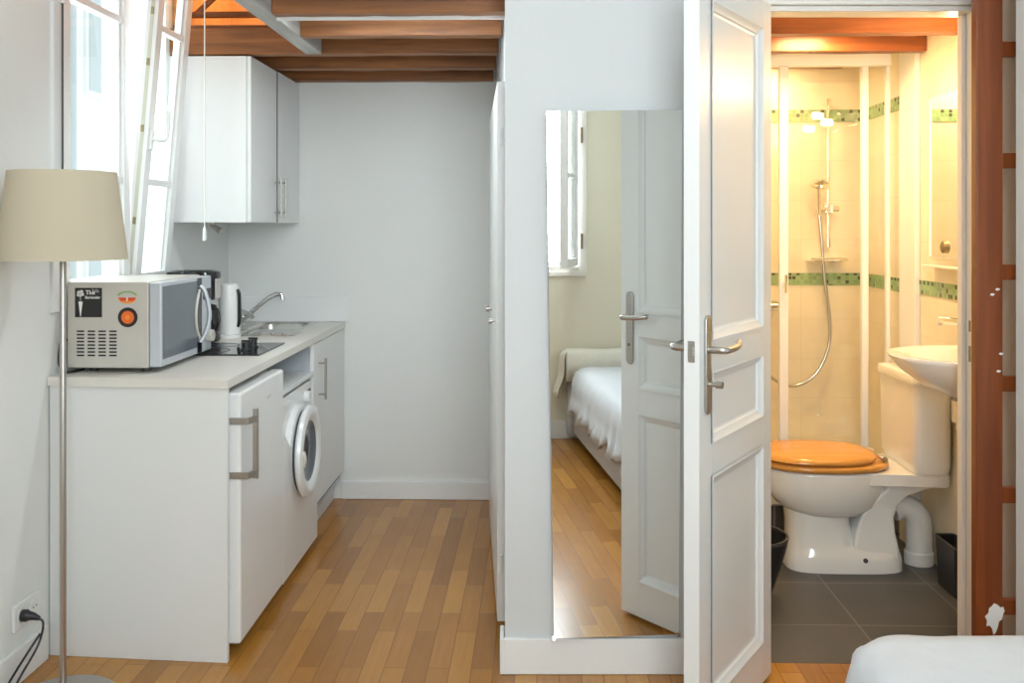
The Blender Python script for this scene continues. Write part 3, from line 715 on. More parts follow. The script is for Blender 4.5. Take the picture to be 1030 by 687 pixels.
# fruit-slice sticker
bm = nb(); fc = (mx0+.204, mz1-.052)
pts = [(fc[0]+.0305*math.cos(a), fc[1]+.020*math.sin(a)) for a in [PI+PI*k/20 for k in range(21)]]
prism(bm, pts, -.0006, .001, TX); so_ = obj('fruit_sticker', bm, M['stickor'], mw, smooth=False)
bm = nb()
for k in range(11):
    a = R(20+14*k); x = fc[0]+.031*math.cos(a); z = fc[1]+.004+.015*math.sin(a)
    box(bm, -.0026, .0026, -.0007, .001, -.003, .003, Matrix.Translation((x, ny, z)) @ Matrix.Rotation(-(a-PI/2), 4, 'Y'))
obj('green_lettering', bm, M['stickgreen'], so_, smooth=False)
bm = nb()
prism(bm, [(fc[0]-.030, fc[1]), (fc[0]-.02, fc[1]-.011), (fc[0]-.004, fc[1]-.011), (fc[0]-.004, fc[1])], -.0010, -.0006, TX); prism(bm, [(fc[0]+.030, fc[1]), (fc[0]+.004, fc[1]), (fc[0]+.004, fc[1]-.011), (fc[0]+.02, fc[1]-.011)], -.0010, -.0006, TX)
obj('red_lettering', bm, M['stickred'], so_, smooth=False)
bm = nb(); box(bm, fc[0]-.0015, fc[0]+.0015, ny-.0011, ny, fc[1]-.012, fc[1]+.002); obj('white_bar', bm, M['stickwhite'], so_, smooth=False)
oc = (mx0+.206, mz1-.118)
bm = nb(); tube(bm, [(oc[0], my0+.001, oc[1]), (oc[0], my0-.0015, oc[1])], .033, 40); rs = obj('round_sticker', bm, M['stickblack'], mw)
bm = nb(); tube(bm, [(oc[0], my0-.001, oc[1]), (oc[0], my0-.002, oc[1])], .0215, 40); obj('orange_disc', bm, M['orange'], rs)
bm = nb(); tube(bm, [(oc[0], my0-.002, oc[1]), (oc[0], my0-.0025, oc[1])], .008, 24); obj('disc_centre', bm, M['stickor'], rs)
bm = nb(); tube(bm, smooth_path([(mx0+.004, my0+.10, .99), (mx0-.008, my0-.008, 1.02), (mx0-.016, my0-.016, .99), (mx0-.016, my0-.020, .945), (mx0-.002, my0-.020, .916), (mx0+.02, my0-.005, .9125), (mx0+.03, my0+.06, .9125)], 6), .0038, 8); obj('power_cord', bm, M['black'], mw)
# coffee maker
cm = thing('coffee_maker', 'black filter coffee maker standing behind the microwave', 'coffee maker', (-1.462, 4.03, .908))
bm = nb(); loft(bm, [circ((-1.462, 4.03), .105, .9085, 32, .068, 3), circ((-1.462, 4.03), .108, .915, 32, .07, 3), circ((-1.462, 4.03), .106, .935, 32, .068, 3), circ((-1.462, 4.03), .10, .94, 32, .064, 3)]); obj('base', bm, M['black'], cm)
bm = nb(); loft(bm, [circ((-1.52, 4.03), .045, .94, 24, .06, 3.5), circ((-1.52, 4.03), .045, 1.10, 24, .06, 3.5)]); obj('water_tank', bm, M['black'], cm)
bm = nb(); loft(bm, [circ((-1.41, 4.03), .035, 1.085, 28, .045), circ((-1.41, 4.03), .05, 1.10, 28, .062), circ((-1.412, 4.03), .052, 1.175, 28, .066)]); obj('filter_holder', bm, M['black'], cm)
bm = nb(); loft(bm, [circ((-1.462, 4.03), .108, 1.175, 36, .07, 3), circ((-1.462, 4.03), .112, 1.185, 36, .072, 3), circ((-1.462, 4.03), .108, 1.203, 36, .07, 3), circ((-1.462, 4.03), .075, 1.212, 36, .05, 2.5)]); obj('lid', bm, M['blackgloss'], cm)
bm = nb(); box(bm, -1.362, -1.355, 4.0, 4.06, 1.09, 1.18); obj('front_trim', bm, M['silver'], cm, .003)
bm = nb(); lathe(bm, [(.05, .942), (.06, .955), (.062, .99), (.05, 1.03), (.042, 1.045)], (-1.412, 4.03), 28, None, (True, False)); cf = obj('carafe', bm, M['carafe'], cm)
bm = nb(); lathe(bm, [(.046, 1.045), (.047, 1.06), (.03, 1.066)], (-1.412, 4.03), 28); obj('carafe_lid', bm, M['black'], cf)
bm = nb(); tube(bm, smooth_path([(-1.372, 4.00, 1.05), (-1.345, 3.985, 1.045), (-1.335, 3.975, 1.0), (-1.352, 3.99, .96)], 5), .007, 10); obj('carafe_handle', bm, M['black'], cf)
# kettle
kt = thing('kettle', 'slim white electric kettle with a dark handle strip beside the coffee maker', 'kettle', (-1.350, 4.155, .908))
bm = nb(); lathe(bm, [(.050, .9085), (.051, .922), (.048, .925)], (-1.350, 4.155), 28); obj('kettle_base', bm, M['plastic'], kt)
bm = nb(); lathe(bm, [(.045, .926), (.047, .94), (.046, 1.05), (.044, 1.13), (.041, 1.142), (.030, 1.148), (.002, 1.15)], (-1.350, 4.155), 32); obj('kettle_body', bm, M['plastic'], kt)
bm = nb(); tube(bm, smooth_path([(-1.309, 4.14, 1.12), (-1.300, 4.137, 1.10), (-1.298, 4.137, 1.03), (-1.300, 4.137, .98), (-1.307, 4.14, .96)], 5), .0075, 10); obj('kettle_handle', bm, M['black'], kt)
# wall cabinet
uc = thing('wall_cabinet', 'white two-door wall cabinet hanging above the worktop', 'cabinet', (-1.41, 4.47, 1.414))
UX = -1.225; UY0, UY1, UZ0, UZ1 = 4.06, 4.874, 1.414, 2.128
bm = nb(); box(bm, XL+.003, UX-.02, UY0, UY1, UZ0, UZ1); obj('carcass', bm, M['cab'], uc, .0015)
for (a, b, hy) in ((UY0+.001, 4.466, 4.435), (4.470, UY1, 4.505)):
    ux = UX if hy < 4.47 else UX+.004
    bm = nb(); box(bm, UX-.018, ux, a, b, UZ0+.001, UZ1-.001); dd = obj('cabinet_door', bm, M['cab'], uc, .001)
    bm = nb(); box(bm, UX-.016, ux-.0005, a-.0015, a+.001, UZ0+.002, UZ1-.002); obj('edge_band_or_gap_shade', bm, M['rubber'] if hy > 4.47 else M['lam'], dd, smooth=False)  # dark strip on the far door paints the shadow gap between doors
    bar_handle(dd, ux, hy, 1.44, 1.625, .03, .005)
sl = thing('cabinet_spotlight', 'small grey spotlight under the wall cabinet', 'light', (-1.42, 4.20, UZ0))
bm = nb(); tube(bm, [(-1.435, 4.2, UZ0), (-1.435, 4.2, UZ0-.014)], .012, 12); obj('mount', bm, M['nickel'], sl)
bm = nb(); tube(bm, [(-1.445, 4.2, UZ0-.010), (-1.395, 4.185, UZ0-.040)], [.010, .016], 14); obj('lamp_head', bm, M['nickel'], sl)
# light batten added out of sight between the joists to brighten the kitchen
bt = thing('added_batten', 'unseen white light batten added between the kitchen joists as fill', 'light', (-.5, 3.40, 2.247))
bm = nb(); box(bm, -.80, -.20, 3.37, 3.43, 2.185, 2.247); obj('housing', bm, M['plastic'], bt, .004)
bm = nb(); box(bm, -.79, -.21, 3.375, 3.425, 2.172, 2.185); obj('diffuser', bm, M['opal'], bt, .003)
# pull cord
pcd = thing('pull_cord', 'white light pull cord hanging in front of the wall cabinet', 'pull cord', (-1.39, 3.96, 3.4))
bm = nb(); tube(bm, [(-1.39, 3.96, 3.4), (-1.39, 3.96, 1.385)], .0028, 6); obj('cord', bm, M['cord'], pcd)
bm = nb(); lathe(bm, [(.004, 1.395), (.0065, 1.385), (.009, 1.345), (.008, 1.338), (.002, 1.336)], (-1.39, 3.96), 14); obj('pull_knob', bm, M['plastic'], pcd)

# ------------------------------------------------------------------ floor lamp
lx, ly = -1.385, 2.755
fl = thing('floor_lamp', 'floor lamp with a cream drum shade on a thin steel pole', 'lamp', (lx, ly, 0))
bm = nb(); lathe(bm, [(.145, .001), (.150, .004), (.150, .014), (.144, .019), (.03, .022), (.012, .03)], (lx, ly), 48); obj('lamp_base', bm, M['lampsteel'], fl)
bm = nb(); lathe(bm, [(.0095, .028), (.0095, 1.30), (.007, 1.31), (.007, 1.36)], (lx, ly), 18); obj('pole', bm, M['lampsteel'], fl)
bm = nb(); lathe(bm, [(.178, 1.300), (.178, 1.304), (.1475, 1.552), (.1475, 1.556), (.1455, 1.556), (.176, 1.30)], (lx, ly), 64, None, (False, False)); sh = obj('lamp_shade', bm, M['shade'], fl)
bm = nb(); lathe(bm, [(.016, 1.34), (.018, 1.36), (.018, 1.40)], (lx, ly), 16)
obj('lamp_holder', bm, M['plastic'], fl)
bm = nb(); lathe(bm, [(.013, 1.40), (.02, 1.42), (.03, 1.45), (.028, 1.475), (.015, 1.492), (.001, 1.496)], (lx, ly), 20); obj('bulb', bm, M['ceram'], fl)
bm = nb()
for k in range(3):
    a = 2*PI*k/3; tube(bm, [(lx, ly, 1.352), (lx+.172*math.cos(a), ly+.172*math.sin(a), 1.318)], .0018, 6)
obj('shade_carrier', bm, M['lampsteel'], fl)
# wall socket and cord
ws = thing('wall_socket', 'white double wall socket above the baseboard at far left', 'socket', (XL, 2.93, .2))
bm = nb(); box(bm, XL, XL+.012, 2.845, 2.995, .165, .245); obj('socket_plate', bm, M['plastic'], ws, .004, 3)
for y in (2.883, 2.957):
    bm = nb(); tube(bm, [(XL+.012, y, .205), (XL+.0145, y, .205)], .026, 28); obj('socket_face', bm, M['plastic'], ws, .001)
for dy in (-.009, .009):
    bm = nb(); tube(bm, [(XL+.0146, 2.957+dy, .205), (XL+.0152, 2.957+dy, .205)], .003, 8); obj('pin_hole', bm, M['black'], ws)
pc = thing('power_cable', 'black plug and cable hanging from the wall socket', 'cable', (XL, 2.883, .2))
bm = nb(); tube(bm, [(XL+.0148, 2.883, .205), (XL+.030, 2.883, .205), (XL+.032, 2.883, .205), (XL+.05, 2.885, .202), (XL+.066, 2.889, .194)], [.018, .018, .015, .011, .006], 16); obj('plug', bm, M['black'], pc)
bm = nb(); tube(bm, smooth_path([(XL+.06, 2.887, .197), (XL+.076, 2.89, .178), (XL+.07, 2.87, .12), (XL+.05, 2.80, .05), (XL+.06, 2.70, .007), (XL+.10, 2.56, .005), (XL+.14, 2.6, .005), (lx-.13, ly-.04, .005)], 7), .0036, 8)
tube(bm, smooth_path([(XL+.07, 2.885, .15), (XL+.045, 2.85, .10), (XL+.035, 2.77, .05), (XL+.04, 2.68, .006), (XL+.03, 2.5, .004)], 7), .0036, 8)
obj('cable', bm, M['black'], pc)

# ------------------------------------------------------------------ bed
bed = thing('bed', 'low bed with a grey upholstered base along the right side', 'bed', (1.2, .9, 0))
bx0, bx1, by0, by1 = .735, 1.62, -.20, 2.15
bm = nb(); box(bm, bx0, bx1, by0, by1, .06, .30); obj('bed_base', bm, M['basefab'], bed, .012, 3)
for x in (bx0+.07, bx1-.07):
    for y in (by0+.1, by1-.1):
        bm = nb(); lathe(bm, [(.022, 0), (.026, .062)], (x, y), 14); obj('leg', bm, M['black'], bed)
bm = nb(); box(bm, bx0-.005, bx1+.005, by0, by1+.005, .302, .475); obj('mattress', bm, M['linen'], bed, .04, 4)
bm = nb(); box(bm, bx0-.03, bx1+.03, YR+.035, by0-.02, .02, .575); obj('headboard', bm, M['basefab'], bed, .03, 4)
# bedspread: lofted rings around the mattress, falling to a ruffled hem
def ring_rr(x0, x1, y0, y1, r, n=260):
    segs = []; Ls = [(x1-x0-2*r), PI*r/2, (y1-y0-2*r), PI*r/2]*2; P = sum(Ls); out = []
    for i in range(n):
        s = P*i/n; k = 0
        while s > Ls[k]: s -= Ls[k]; k += 1
        if k == 0: p = (x0+r+s, y0); nn = (0, -1)
        elif k == 2: p = (x1, y0+r+s); nn = (1, 0)
        elif k == 4: p = (x1-r-s, y1); nn = (0, 1)
        elif k == 6: p = (x0, y1-r-s); nn = (-1, 0)
        else:
            a = s/r; c, a0 = {1: ((x1-r, y0+r), -90), 3: ((x1-r, y1-r), 0), 5: ((x0+r, y1-r), 90), 7: ((x0+r, y0+r), 180)}[k]
            a = R(a0)+a; p = (c[0]+r*math.cos(a), c[1]+r*math.sin(a)); nn = (math.cos(a), math.sin(a))
        out.append((p, nn, P*i/n))
    return out
base = ring_rr(bx0-.012, bx1+.012, by0+.01, by1+.02, .11)
rings = []
def rg(off, z, wav, zj=0, f=38, soft=0):
    out = []
    for i, (p, nn, s) in enumerate(base):
        w = wav*(math.sin(s*f)+.6*math.sin(s*f*1.73+1.3)+.4*math.sin(s*f*.41+.5))
        o = off+w
        out.append((p[0]+nn[0]*o, p[1]+nn[1]*o, z+zj*(math.sin(s*f*.55+2)+.5*math.sin(s*f*1.3))))
    return out
mono = []
for off, z, wv, zj in ((-.09, .497, 0, .001), (-.07, .495, .0, .002), (-.035, .486, .001, .001), (-.012, .468, .001, .0), (.004, .44, .0015, 0), (.012, .40, .003, 0), (.016, .35, .004, 0), (.020, .315, .005, .004), (.026, .30, .004, .004), (.030, .275, .009, .009), (.038, .235, .016, .022)):
    rings.append(rg(off, z, wv, zj))
bm = nb(); loft(bm, rings, (True, False))
bs = obj('bedspread', bm, M['linen'], None, ang=80)
md_ = bs.modifiers.new('thick', 'SOLIDIFY'); md_.thickness = .004; md_.offset = 1
tag(bs, 'white bedspread with a ruffled hem lying over the bed', 'bedspread')
# cream blanket over the headboard
bm = nb(); hx0, hx1 = bx0-.05, bx1+.04; n = 60; rings = []
prof = [(by0+.01, .40), (by0+.012, .52), (by0+.005, .575), (by0-.03, .596), (-.25, .598), (YR+.028, .585), (YR+.018, .54), (YR+.018, .40)]
for i in range(n+1):
    x = hx0+(hx1-hx0)*i/n
    rings.append([(x, y+.003*math.sin(x*23+k), z+.003*math.sin(x*17+k*2)) for k, (y, z) in enumerate(prof)])
loft(bm, rings, (False, False), False)
# side flap hanging over the left end of the headboard
rows = []
for j in range(12):
    t = j/11; z = .597-.30*t; o = .012+.045*t+.006*math.sin(9*t)
    rows.append([(hx0-o+.012*math.sin(7*u+3*t), YR+.02+(.15)*u + .0*t, z-.004*math.sin(8*u)) for u in [k/10 for k in range(11)]])
rows[0] = [(hx0, YR+.02+.15*u, .596) for u in [k/10 for k in range(11)]]
loft(bm, rows, (False, False), False)
bl = obj('blanket', bm, M['cream'], None, ang=80)
md_ = bl.modifiers.new('thick', 'SOLIDIFY'); md_.thickness = .004; md_.offset = 1
tag(bl, 'cream blanket draped over the headboard, seen in the mirror', 'blanket')

for o_ in (bed, bs, bl):          # the bed stands very slightly askew
    bpy.context.view_layer.update()
    o_.matrix_world = Matrix.Translation((bx0, YR+.03, 0)) @ Matrix.Rotation(R(.9), 4, 'Z') @ Matrix.Translation((-bx0, -YR-.03, 0)) @ o_.matrix_world

# ------------------------------------------------------------------ ladder by the doorway
ld = thing('loft_ladder', 'red-brown wooden loft ladder standing right of the bathroom doorway', 'ladder', (1.45, 2.80, 0))
bm = nb(); box(bm, 1.262, 1.338, 2.775, 2.81, 0, 2.58); st_ = obj('stile', bm, M['ladder'], ld, .004)
bm = nb(); box(bm, 1.630, 1.70, 2.775, 2.81, 0, 2.58); obj('stile', bm, M['ladder'], ld, .004)
for k in range(7):
    z = .300+.3215*k
    bm = nb(); box(bm, 1.338, 1.632, 2.782, 2.806, z-.022, z+.022); obj('rung', bm, M['ladder'], ld, .003)
for (dx, dz, r_) in ((0, 0, .016), (.012, .018, .012), (-.01, -.02, .010), (.018, .006, .008), (-.012, .01, .008), (.004, -.036, .006)):
    pass
bm = nb()
out_ = [(0, .040), (.010, .036), (.018, .028), (.026, .030), (.030, .018), (.024, .006), (.022, -.006), (.014, -.012), (.010, -.030), (.004, -.045), (-.002, -.050), (-.006, -.032), (-.013, -.024), (-.022, -.026), (-.020, -.010), (-.026, .002), (-.016, .012), (-.014, .026), (-.008, .030)]
TL = Matrix.Translation((1.312, 2.775, .275)) @ Matrix(((1, 0, 0, 0), (0, 0, 1, 0), (0, 1, 0, 0), (0, 0, 0, 1)))
prism(bm, out_, -.001, .0005, TL); obj('paint_splash', bm, M['stickwhite'], st_, smooth=False)
for (x, z) in ((1.30, 1.20), (1.325, 1.03), (1.315, 1.215), (1.318, .98)):
    bm = nb(); prism(bm, [(x, z), (x+.007, z-.003), (x+.014, z+.001), (x+.012, z+.004), (x+.004, z+.005)], -.001, .0005, Matrix.Translation((0, 2.775, 0)) @ Matrix(((1, 0, 0, 0), (0, 0, 1, 0), (0, 1, 0, 0), (0, 0, 0, 1)))); obj('paint_fleck', bm, M['stickwhite'], st_, smooth=False)

# ------------------------------------------------------------------ bathroom fixtures
TY = 4.0
STR = (XR-.93)/(1.61-.93)
def stretch(bm):
    for v in bm.verts: v.co.x = .93+(v.co.x-.93)*STR
    return bm
to = thing('toilet', 'white close-coupled toilet with a honey wood seat', 'toilet', (1.25, TY, 0))
def se(x0, x1, hw, z, e=2.3, n=40): return circ(((x0+x1)/2, TY), (x1-x0)/2, z, n, hw, e)
bm = nb()
loft(bm, [se(1.15, 1.25, .05, .20), se(1.04, 1.33, .125, .225), se(.985, 1.38, .155, .26), se(.95, 1.405, .175, .31), se(.938, 1.42, .182, .35), se(.934, 1.43, .185, .385), se(.934, 1.43, .185, .404), se(.942, 1.42, .178, .410)])
prism(bm, [(1.30, TY-.165), (1.585, TY-.185), (1.605, TY-.17), (1.605, TY+.17), (1.585, TY+.185), (1.30, TY+.165)], .362, .412)
obj('bowl', stretch(bm), M['ceram'], to, .006, 3, ang=50)
bm = nb()
loft(bm, [se(1.018, 1.466, .135, 0, 4), se(1.020, 1.464, .134, .05, 4), se(1.026, 1.458, .128, .075, 3.6), se(1.03, 1.30, .115, .10, 2.6), se(1.03, 1.27, .11, .18, 2.6), se(1.022, 1.27, .115, .24, 2.4), se(1.02, 1.28, .12, .28, 2.4)])
obj('pedestal', stretch(bm), M['ceram'], to, 0, ang=50)
bm = nb()     # rear strut sweeping from the foot back to the wall
def strut(x0, x1, hw, z): return [(x0, TY-hw, z), (x1, TY-hw, z), (x1, TY+hw, z), (x0, TY+hw, z)]
loft(bm, [strut(1.27, 1.440, .112, .03), strut(1.265, 1.436, .110, .10), strut(1.275, 1.425, .104, .16), strut(1.295, 1.42, .104, .22), strut(1.325, 1.432, .115, .27), strut(1.36, 1.465, .13, .315), strut(1.38, 1.53, .145, .345), strut(1.39, 1.60, .155, .37)])
obj('rear_support', stretch(bm), M['ceram'], to, .012, 3, ang=50)
def seatring(z, gx=0): 
    return [(x+gx, y, z) for x, y, _ in circ((1.165, TY), .245, 0, 48, .192, 2.35)]
def sring(x0, x1, hw, z): return circ(((x0+x1)/2, TY), (x1-x0)/2, z, 48, hw, 2.4)
bm = nb(); loft(bm, [sring(.925, 1.41, .188, .415), sring(.915, 1.42, .195, .423), sring(.915, 1.42, .195, .432), sring(.922, 1.413, .190, .438)]); obj('toilet_seat', stretch(bm), M['seat'], to, ang=50)
bm = nb(); loft(bm, [sring(.925, 1.365, .186, .445), sring(.916, 1.37, .192, .452), sring(.918, 1.37, .191, .460), sring(.94, 1.355, .175, .472), sring(1.0, 1.33, .12, .478), sring(1.1, 1.28, .05, .480)]); obj('toilet_lid', stretch(bm), M['seat'], to, ang=50)
bm = nb()
bm.free()
for y in (TY-.08, TY+.08):
    bm = nb(); tube(bm, [(1.385, y-.02, .452), (1.385, y+.02, .452)], .012, 14); tube(bm, [(1.385, y, .412), (1.385, y, .45)], .009, 10); obj('seat_hinge', stretch(bm), M['chrome'], to)
bm = nb(); tube(bm, [(1.30, TY-.138, .055), (1.30, TY-.128, .055)], .009, 12); obj('fixing_bolt', stretch(bm), M['rubber'], to)
bm = nb()
loft(bm, [rr(1.472, 1.604, TY-.19, TY+.19, .035, .413), rr(1.463, 1.606, TY-.205, TY+.205, .04, .45), rr(1.460, 1.606, TY-.21, TY+.21, .04, .76), rr(1.460, 1.606, TY-.21, TY+.21, .04, .768)]); obj('cistern', stretch(bm), M['ceram'], to, 0, ang=50)
bm = nb()
loft(bm, [rr(1.452, 1.608, TY-.217, TY+.217, .04, .769), rr(1.450, 1.608, TY-.22, TY+.22, .04, .785), rr(1.455, 1.606, TY-.215, TY+.215, .04, .802), rr(1.475, 1.60, TY-.19, TY+.19, .03, .808)]); obj('cistern_lid', stretch(bm), M['ceram'], to, 0, ang=50)
bm = nb(); tube(bm, [(1.53, TY, .808), (1.53, TY, .818)], .018, 20); obj('flush_button', stretch(bm), M['chrome'], to)
wp = thing('waste_pipe', 'white waste pipe elbow between the toilet and the wall', 'pipe', (1.54, TY, 0))
bm = nb(); pth = smooth_path([(1.445, TY, .235), (1.47, TY, .240), (1.52, TY, .225), (1.548, TY, .18), (1.552, TY, .12), (1.552, TY, .03)], 6); tube(bm, pth, .050, 24)
obj('elbow', stretch(bm), M['plastic'], wp)
bm = nb(); tube(bm, [(1.45, TY, .236), (1.47, TY, .239)], .057, 24)
obj('collar', stretch(bm), M['plastic'], wp, .002)
bm = nb(); lathe(bm, [(.056, .001), (.056, .05), (.052, .055)], (1.552, TY), 24)
obj('collar', stretch(bm), M['plastic'], wp, .002)
bk = thing('storage_box', 'small black box on the slate floor by the bathroom right wall', 'box', (1.593, 3.68, 0))
bm = nb(); loft(bm, [rr(1.568, 1.636, 3.61, 3.78, .01, .002), rr(1.560, 1.638, 3.60, 3.79, .012, .19), rr(1.565, 1.633, 3.605, 3.785, .010, .19), rr(1.573, 1.631, 3.615, 3.775, .01, .012)], (True, True)); obj('box_body', bm, M['black'], bk, ang=50)
bm = nb(); 
tube(bm, [(*p[:2], .19) for p in rr(1.562, 1.636, 3.602, 3.788, .012, 0)] + [(*rr(1.562, 1.636, 3.602, 3.788, .012, 0)[0][:2], .19)], .004, 8); obj('rim', bm, M['rubber'], bk)
wb = thing('waste_bin', 'black tapered bin on the bathroom floor behind the open door', 'bin', (.80, 3.60, 0))
bm = nb(); lathe(bm, [(.066, .002), (.075, .02), (.10, .10), (.122, .17), (.134, .215), (.137, .235), (.131, .238), (.115, .17), (.07, .02)], (.80, 3.60), 40); obj('bin_body', bm, M['black'], wb)
bm = nb(); lathe(bm, [(.131, .236), (.139, .236), (.139, .246), (.131, .246)], (.80, 3.60), 40, None, (False, False)); obj('rim', bm, M['rubber'], wb)
# washbasin
bn = thing('washbasin', 'white wall-hung ceramic washbasin on the bathroom right wall', 'basin', (XR, 3.44, .8))
BYc = 3.44
def bring(L, hw, z, n=40, dz=0):
    out = []
    for i in range(n+1):
        a = PI/2+PI*i/n; c, s_ = math.cos(a), math.sin(a)
        out.append((XR-.002-L*abs(c)**(2/2.4) if c < 0 else XR-.002, BYc+hw*math.copysign(abs(s_)**(2/2.4), s_), z))
    return out
bm = nb()
loft(bm, [bring(.12, .09, .775), bring(.20, .14, .80), bring(.275, .19, .84), bring(.335, .235, .885), bring(.368, .258, .925), bring(.374, .262, .935), bring(.370, .259, .942), bring(.345, .238, .942), bring(.30, .21, .93), bring(.27, .18, .87), bring(.20, .13, .83), bring(.12, .06, .825)])
obj('basin_bowl', bm, M['ceram'], bn, ang=60)
bm = nb(); lathe(bm, [(.035, .70), (.035, .776), (.03, .78)], (XR-.13, BYc), 20)
tube(bm, smooth_path([(XR-.13, BYc, .71), (XR-.13, BYc, .66), (XR-.10, BYc, .62), (XR-.06, BYc, .64), (XR-.03, BYc, .66), (XR, BYc, .66)], 5), .018, 14); obj('siphon', bm, M['chrome'], bn)
ft = thing('basin_tap', 'chrome mixer tap standing on the back of the washbasin', 'tap', (XR, 3.50, 1.05))
bm = nb(); tube(bm, [(XR-.055, 3.5, .943), (XR-.055, 3.5, .955), (XR-.055, 3.5, 1.05), (XR-.055, 3.5, 1.075)], [.026, .021, .020, .022], 20); obj('tap_body', bm, M['chrome'], ft)
bm = nb(); tube(bm, [(XR-.06, 3.5, 1.045), (XR-.19, 3.5, 1.058)], [.014, .0125], 14); obj('spout', bm, M['chrome'], ft)
bm = nb(); tube(bm, [(XR-.181, 3.5, 1.056), (XR-.183, 3.5, 1.036)], .010, 12); obj('nozzle', bm, M['chrome'], ft)
bm = nb(); tube(bm, [(XR-.055, 3.5, 1.075), (XR-.06, 3.5, 1.10), (XR-.11, 3.5, 1.125)], [.012, .008, .006], 10); obj('lever', bm, M['chrome'], ft)
# mirrored cabinet
mcb = thing('bathroom_mirror', 'frameless bathroom mirror with a white edge on the right wall above the basin', 'mirror', (XR, 3.72, 1.27))
bm = nb(); box(bm, XR-.022, XR, 3.42, 3.99, 1.268, 1.925); obj('backing', bm, M['trim'], mcb, .002)
bm = nb(); box(bm, XR-.026, XR-.0215, 3.425, 3.985, 1.273, 1.92); obj('mirror_glass', bm, M['mirror'], mcb, .001)
bm = nb(); tube(bm, [(XR-.026, 3.83, 1.315), (XR-.036, 3.83, 1.315), (XR-.040, 3.83, 1.315)], [.024, .024, .016], 24); obj('bronze_disc', bm, M['brass'], mcb)  # dark bronze disc set on the mirror glass
bm = nb(); box(bm, XR-.055, XR, 3.42, 3.99, 1.232, 1.240); tag(obj('glass_shelf', bm, M['frame'], None, .001), 'thin pale shelf under the bathroom mirror', 'shelf')
# spot bar over the basin
sbx, sby, sbz = XR-.03, 3.35, 2.0
sb = thing('spot_bar', 'warm three-lamp spotlight bar on the bathroom wall behind the jamb', 'light', (XR, sby, sbz))
bm = nb(); box(bm, XR-.022, XR, sby-.20, sby+.20, sbz-.018, sbz+.018); obj('bar', bm, M['chrome'], sb, .003)
bulbs = [(XR-.065, sby-.17, sbz-.045), (XR-.065, sby, sbz+.01), (XR-.065, sby+.17, sbz-.045)]
for (x, y, z) in bulbs:
    bm = nb(); tube(bm, [(XR-.02, y, sbz), (x+.025, y, z)], .006, 8); tube(bm, [(x+.036, y-.006, z), (x, y+.006, z)], [.016, .024], 16); hh = obj('spot_head', bm, M['chrome'], sb)
    bm = nb(); bmesh.ops.create_uvsphere(bm, u_segments=16, v_segments=10, radius=.021, matrix=Matrix.Translation((x-.012, y+.014, z))); obj('bulb', bm, M['bulb'], hh)
def fill_dome(x, y, z, label, r=.10):  # ceiling lights added out of view as fill
    t = thing('added_ceiling_light', label, 'light', (x, y, z))
    bm = nb(); lathe(bm, [(r+.008, z), (r+.008, z-.010), (r+.002, z-.012)], (x, y), 36); obj('light_base', bm, M['trim'], t)
    bm = nb(); lathe(bm, [(r, z-.011), (r*.93, z-.025), (r*.7, z-.036), (r*.3, z-.041), (.001, z-.042)], (x, y), 36); obj('diffuser', bm, M['opal'], t)
fill_dome(1.15, 3.90, 2.247, 'unseen opal fill light added between the bathroom joists')  # hidden by the joists, added to brighten toilet and shower front
fill_dome(1.12, 4.69, 2.247, 'unseen opal fill light added over the shower tray', .08)  # out of view, added to brighten the shower wall
fill_dome(.25, 1.35, 2.6, 'unseen opal fill light added on the main room ceiling', .17)  # above the view, added as general fill for the room
# shower
SYF = 4.33
se_ = thing('shower_enclosure', 'white framed glass shower enclosure on a dark tiled plinth', 'shower', (1.12, SYF, 0))
bm = nb(); box(bm, .647, 1.583, SYF, SYF+.02, 0, .138); box(bm, .647, 1.583, SYF+.02, YB-.016, 0, .12); obj('plinth', bm, M['slatev'], se_)
bm = nb(); rings = [rr(.65, 1.605, SYF+.0, YB-.018, .02, .139), rr(.65, 1.605, SYF-.012, YB-.018, .02, .15), rr(.65, 1.605, SYF-.012, YB-.018, .02, .215), rr(.655, 1.60, SYF-.006, YB-.022, .02, .222), rr(.70, 1.56, SYF+.05, YB-.06, .05, .22), rr(.72, 1.54, SYF+.08, YB-.09, .05, .175), rr(1.0, 1.2, 4.55, 4.62, .02, .17)]
loft(bm, rings); obj('tray', bm, M['ceram'], se_, ang=40)
fz0, fz1 = .222, 2.175
bm = nb(); yF0, yF1 = SYF+.005, SYF+.035
box(bm, .648, 1.59, yF0-.01, yF1+.01, fz1-.055, fz1); box(bm, .648, 1.59, yF0-.005, yF1+.005, fz0, fz0+.035)
for (x0, x1) in ((1.095, 1.135), (1.463, 1.493), (1.572, 1.59), (.648, .68)): box(bm, x0, x1, yF0, yF1, fz0+.035, fz1-.055)
obj('frame', bm, M['trim'], se_, .004)
for (x0, x1) in ((.68, 1.095), (1.135, 1.463), (1.493, 1.572)):
    bm = nb(); box(bm, x0-.003, x1+.003, SYF+.018, SYF+.023, fz0+.033, fz1-.053); obj('glass_panel', bm, M['shower'], se_, smooth=False)
bm = nb(); tube(bm, [(1.115, SYF+.005, 1.14), (1.115, SYF-.028, 1.14)], .008, 10); tube(bm, [(1.115, SYF-.026, 1.10), (1.115, SYF-.026, 1.18)], .007, 10); obj('door_knob', bm, M['chrome'], se_)
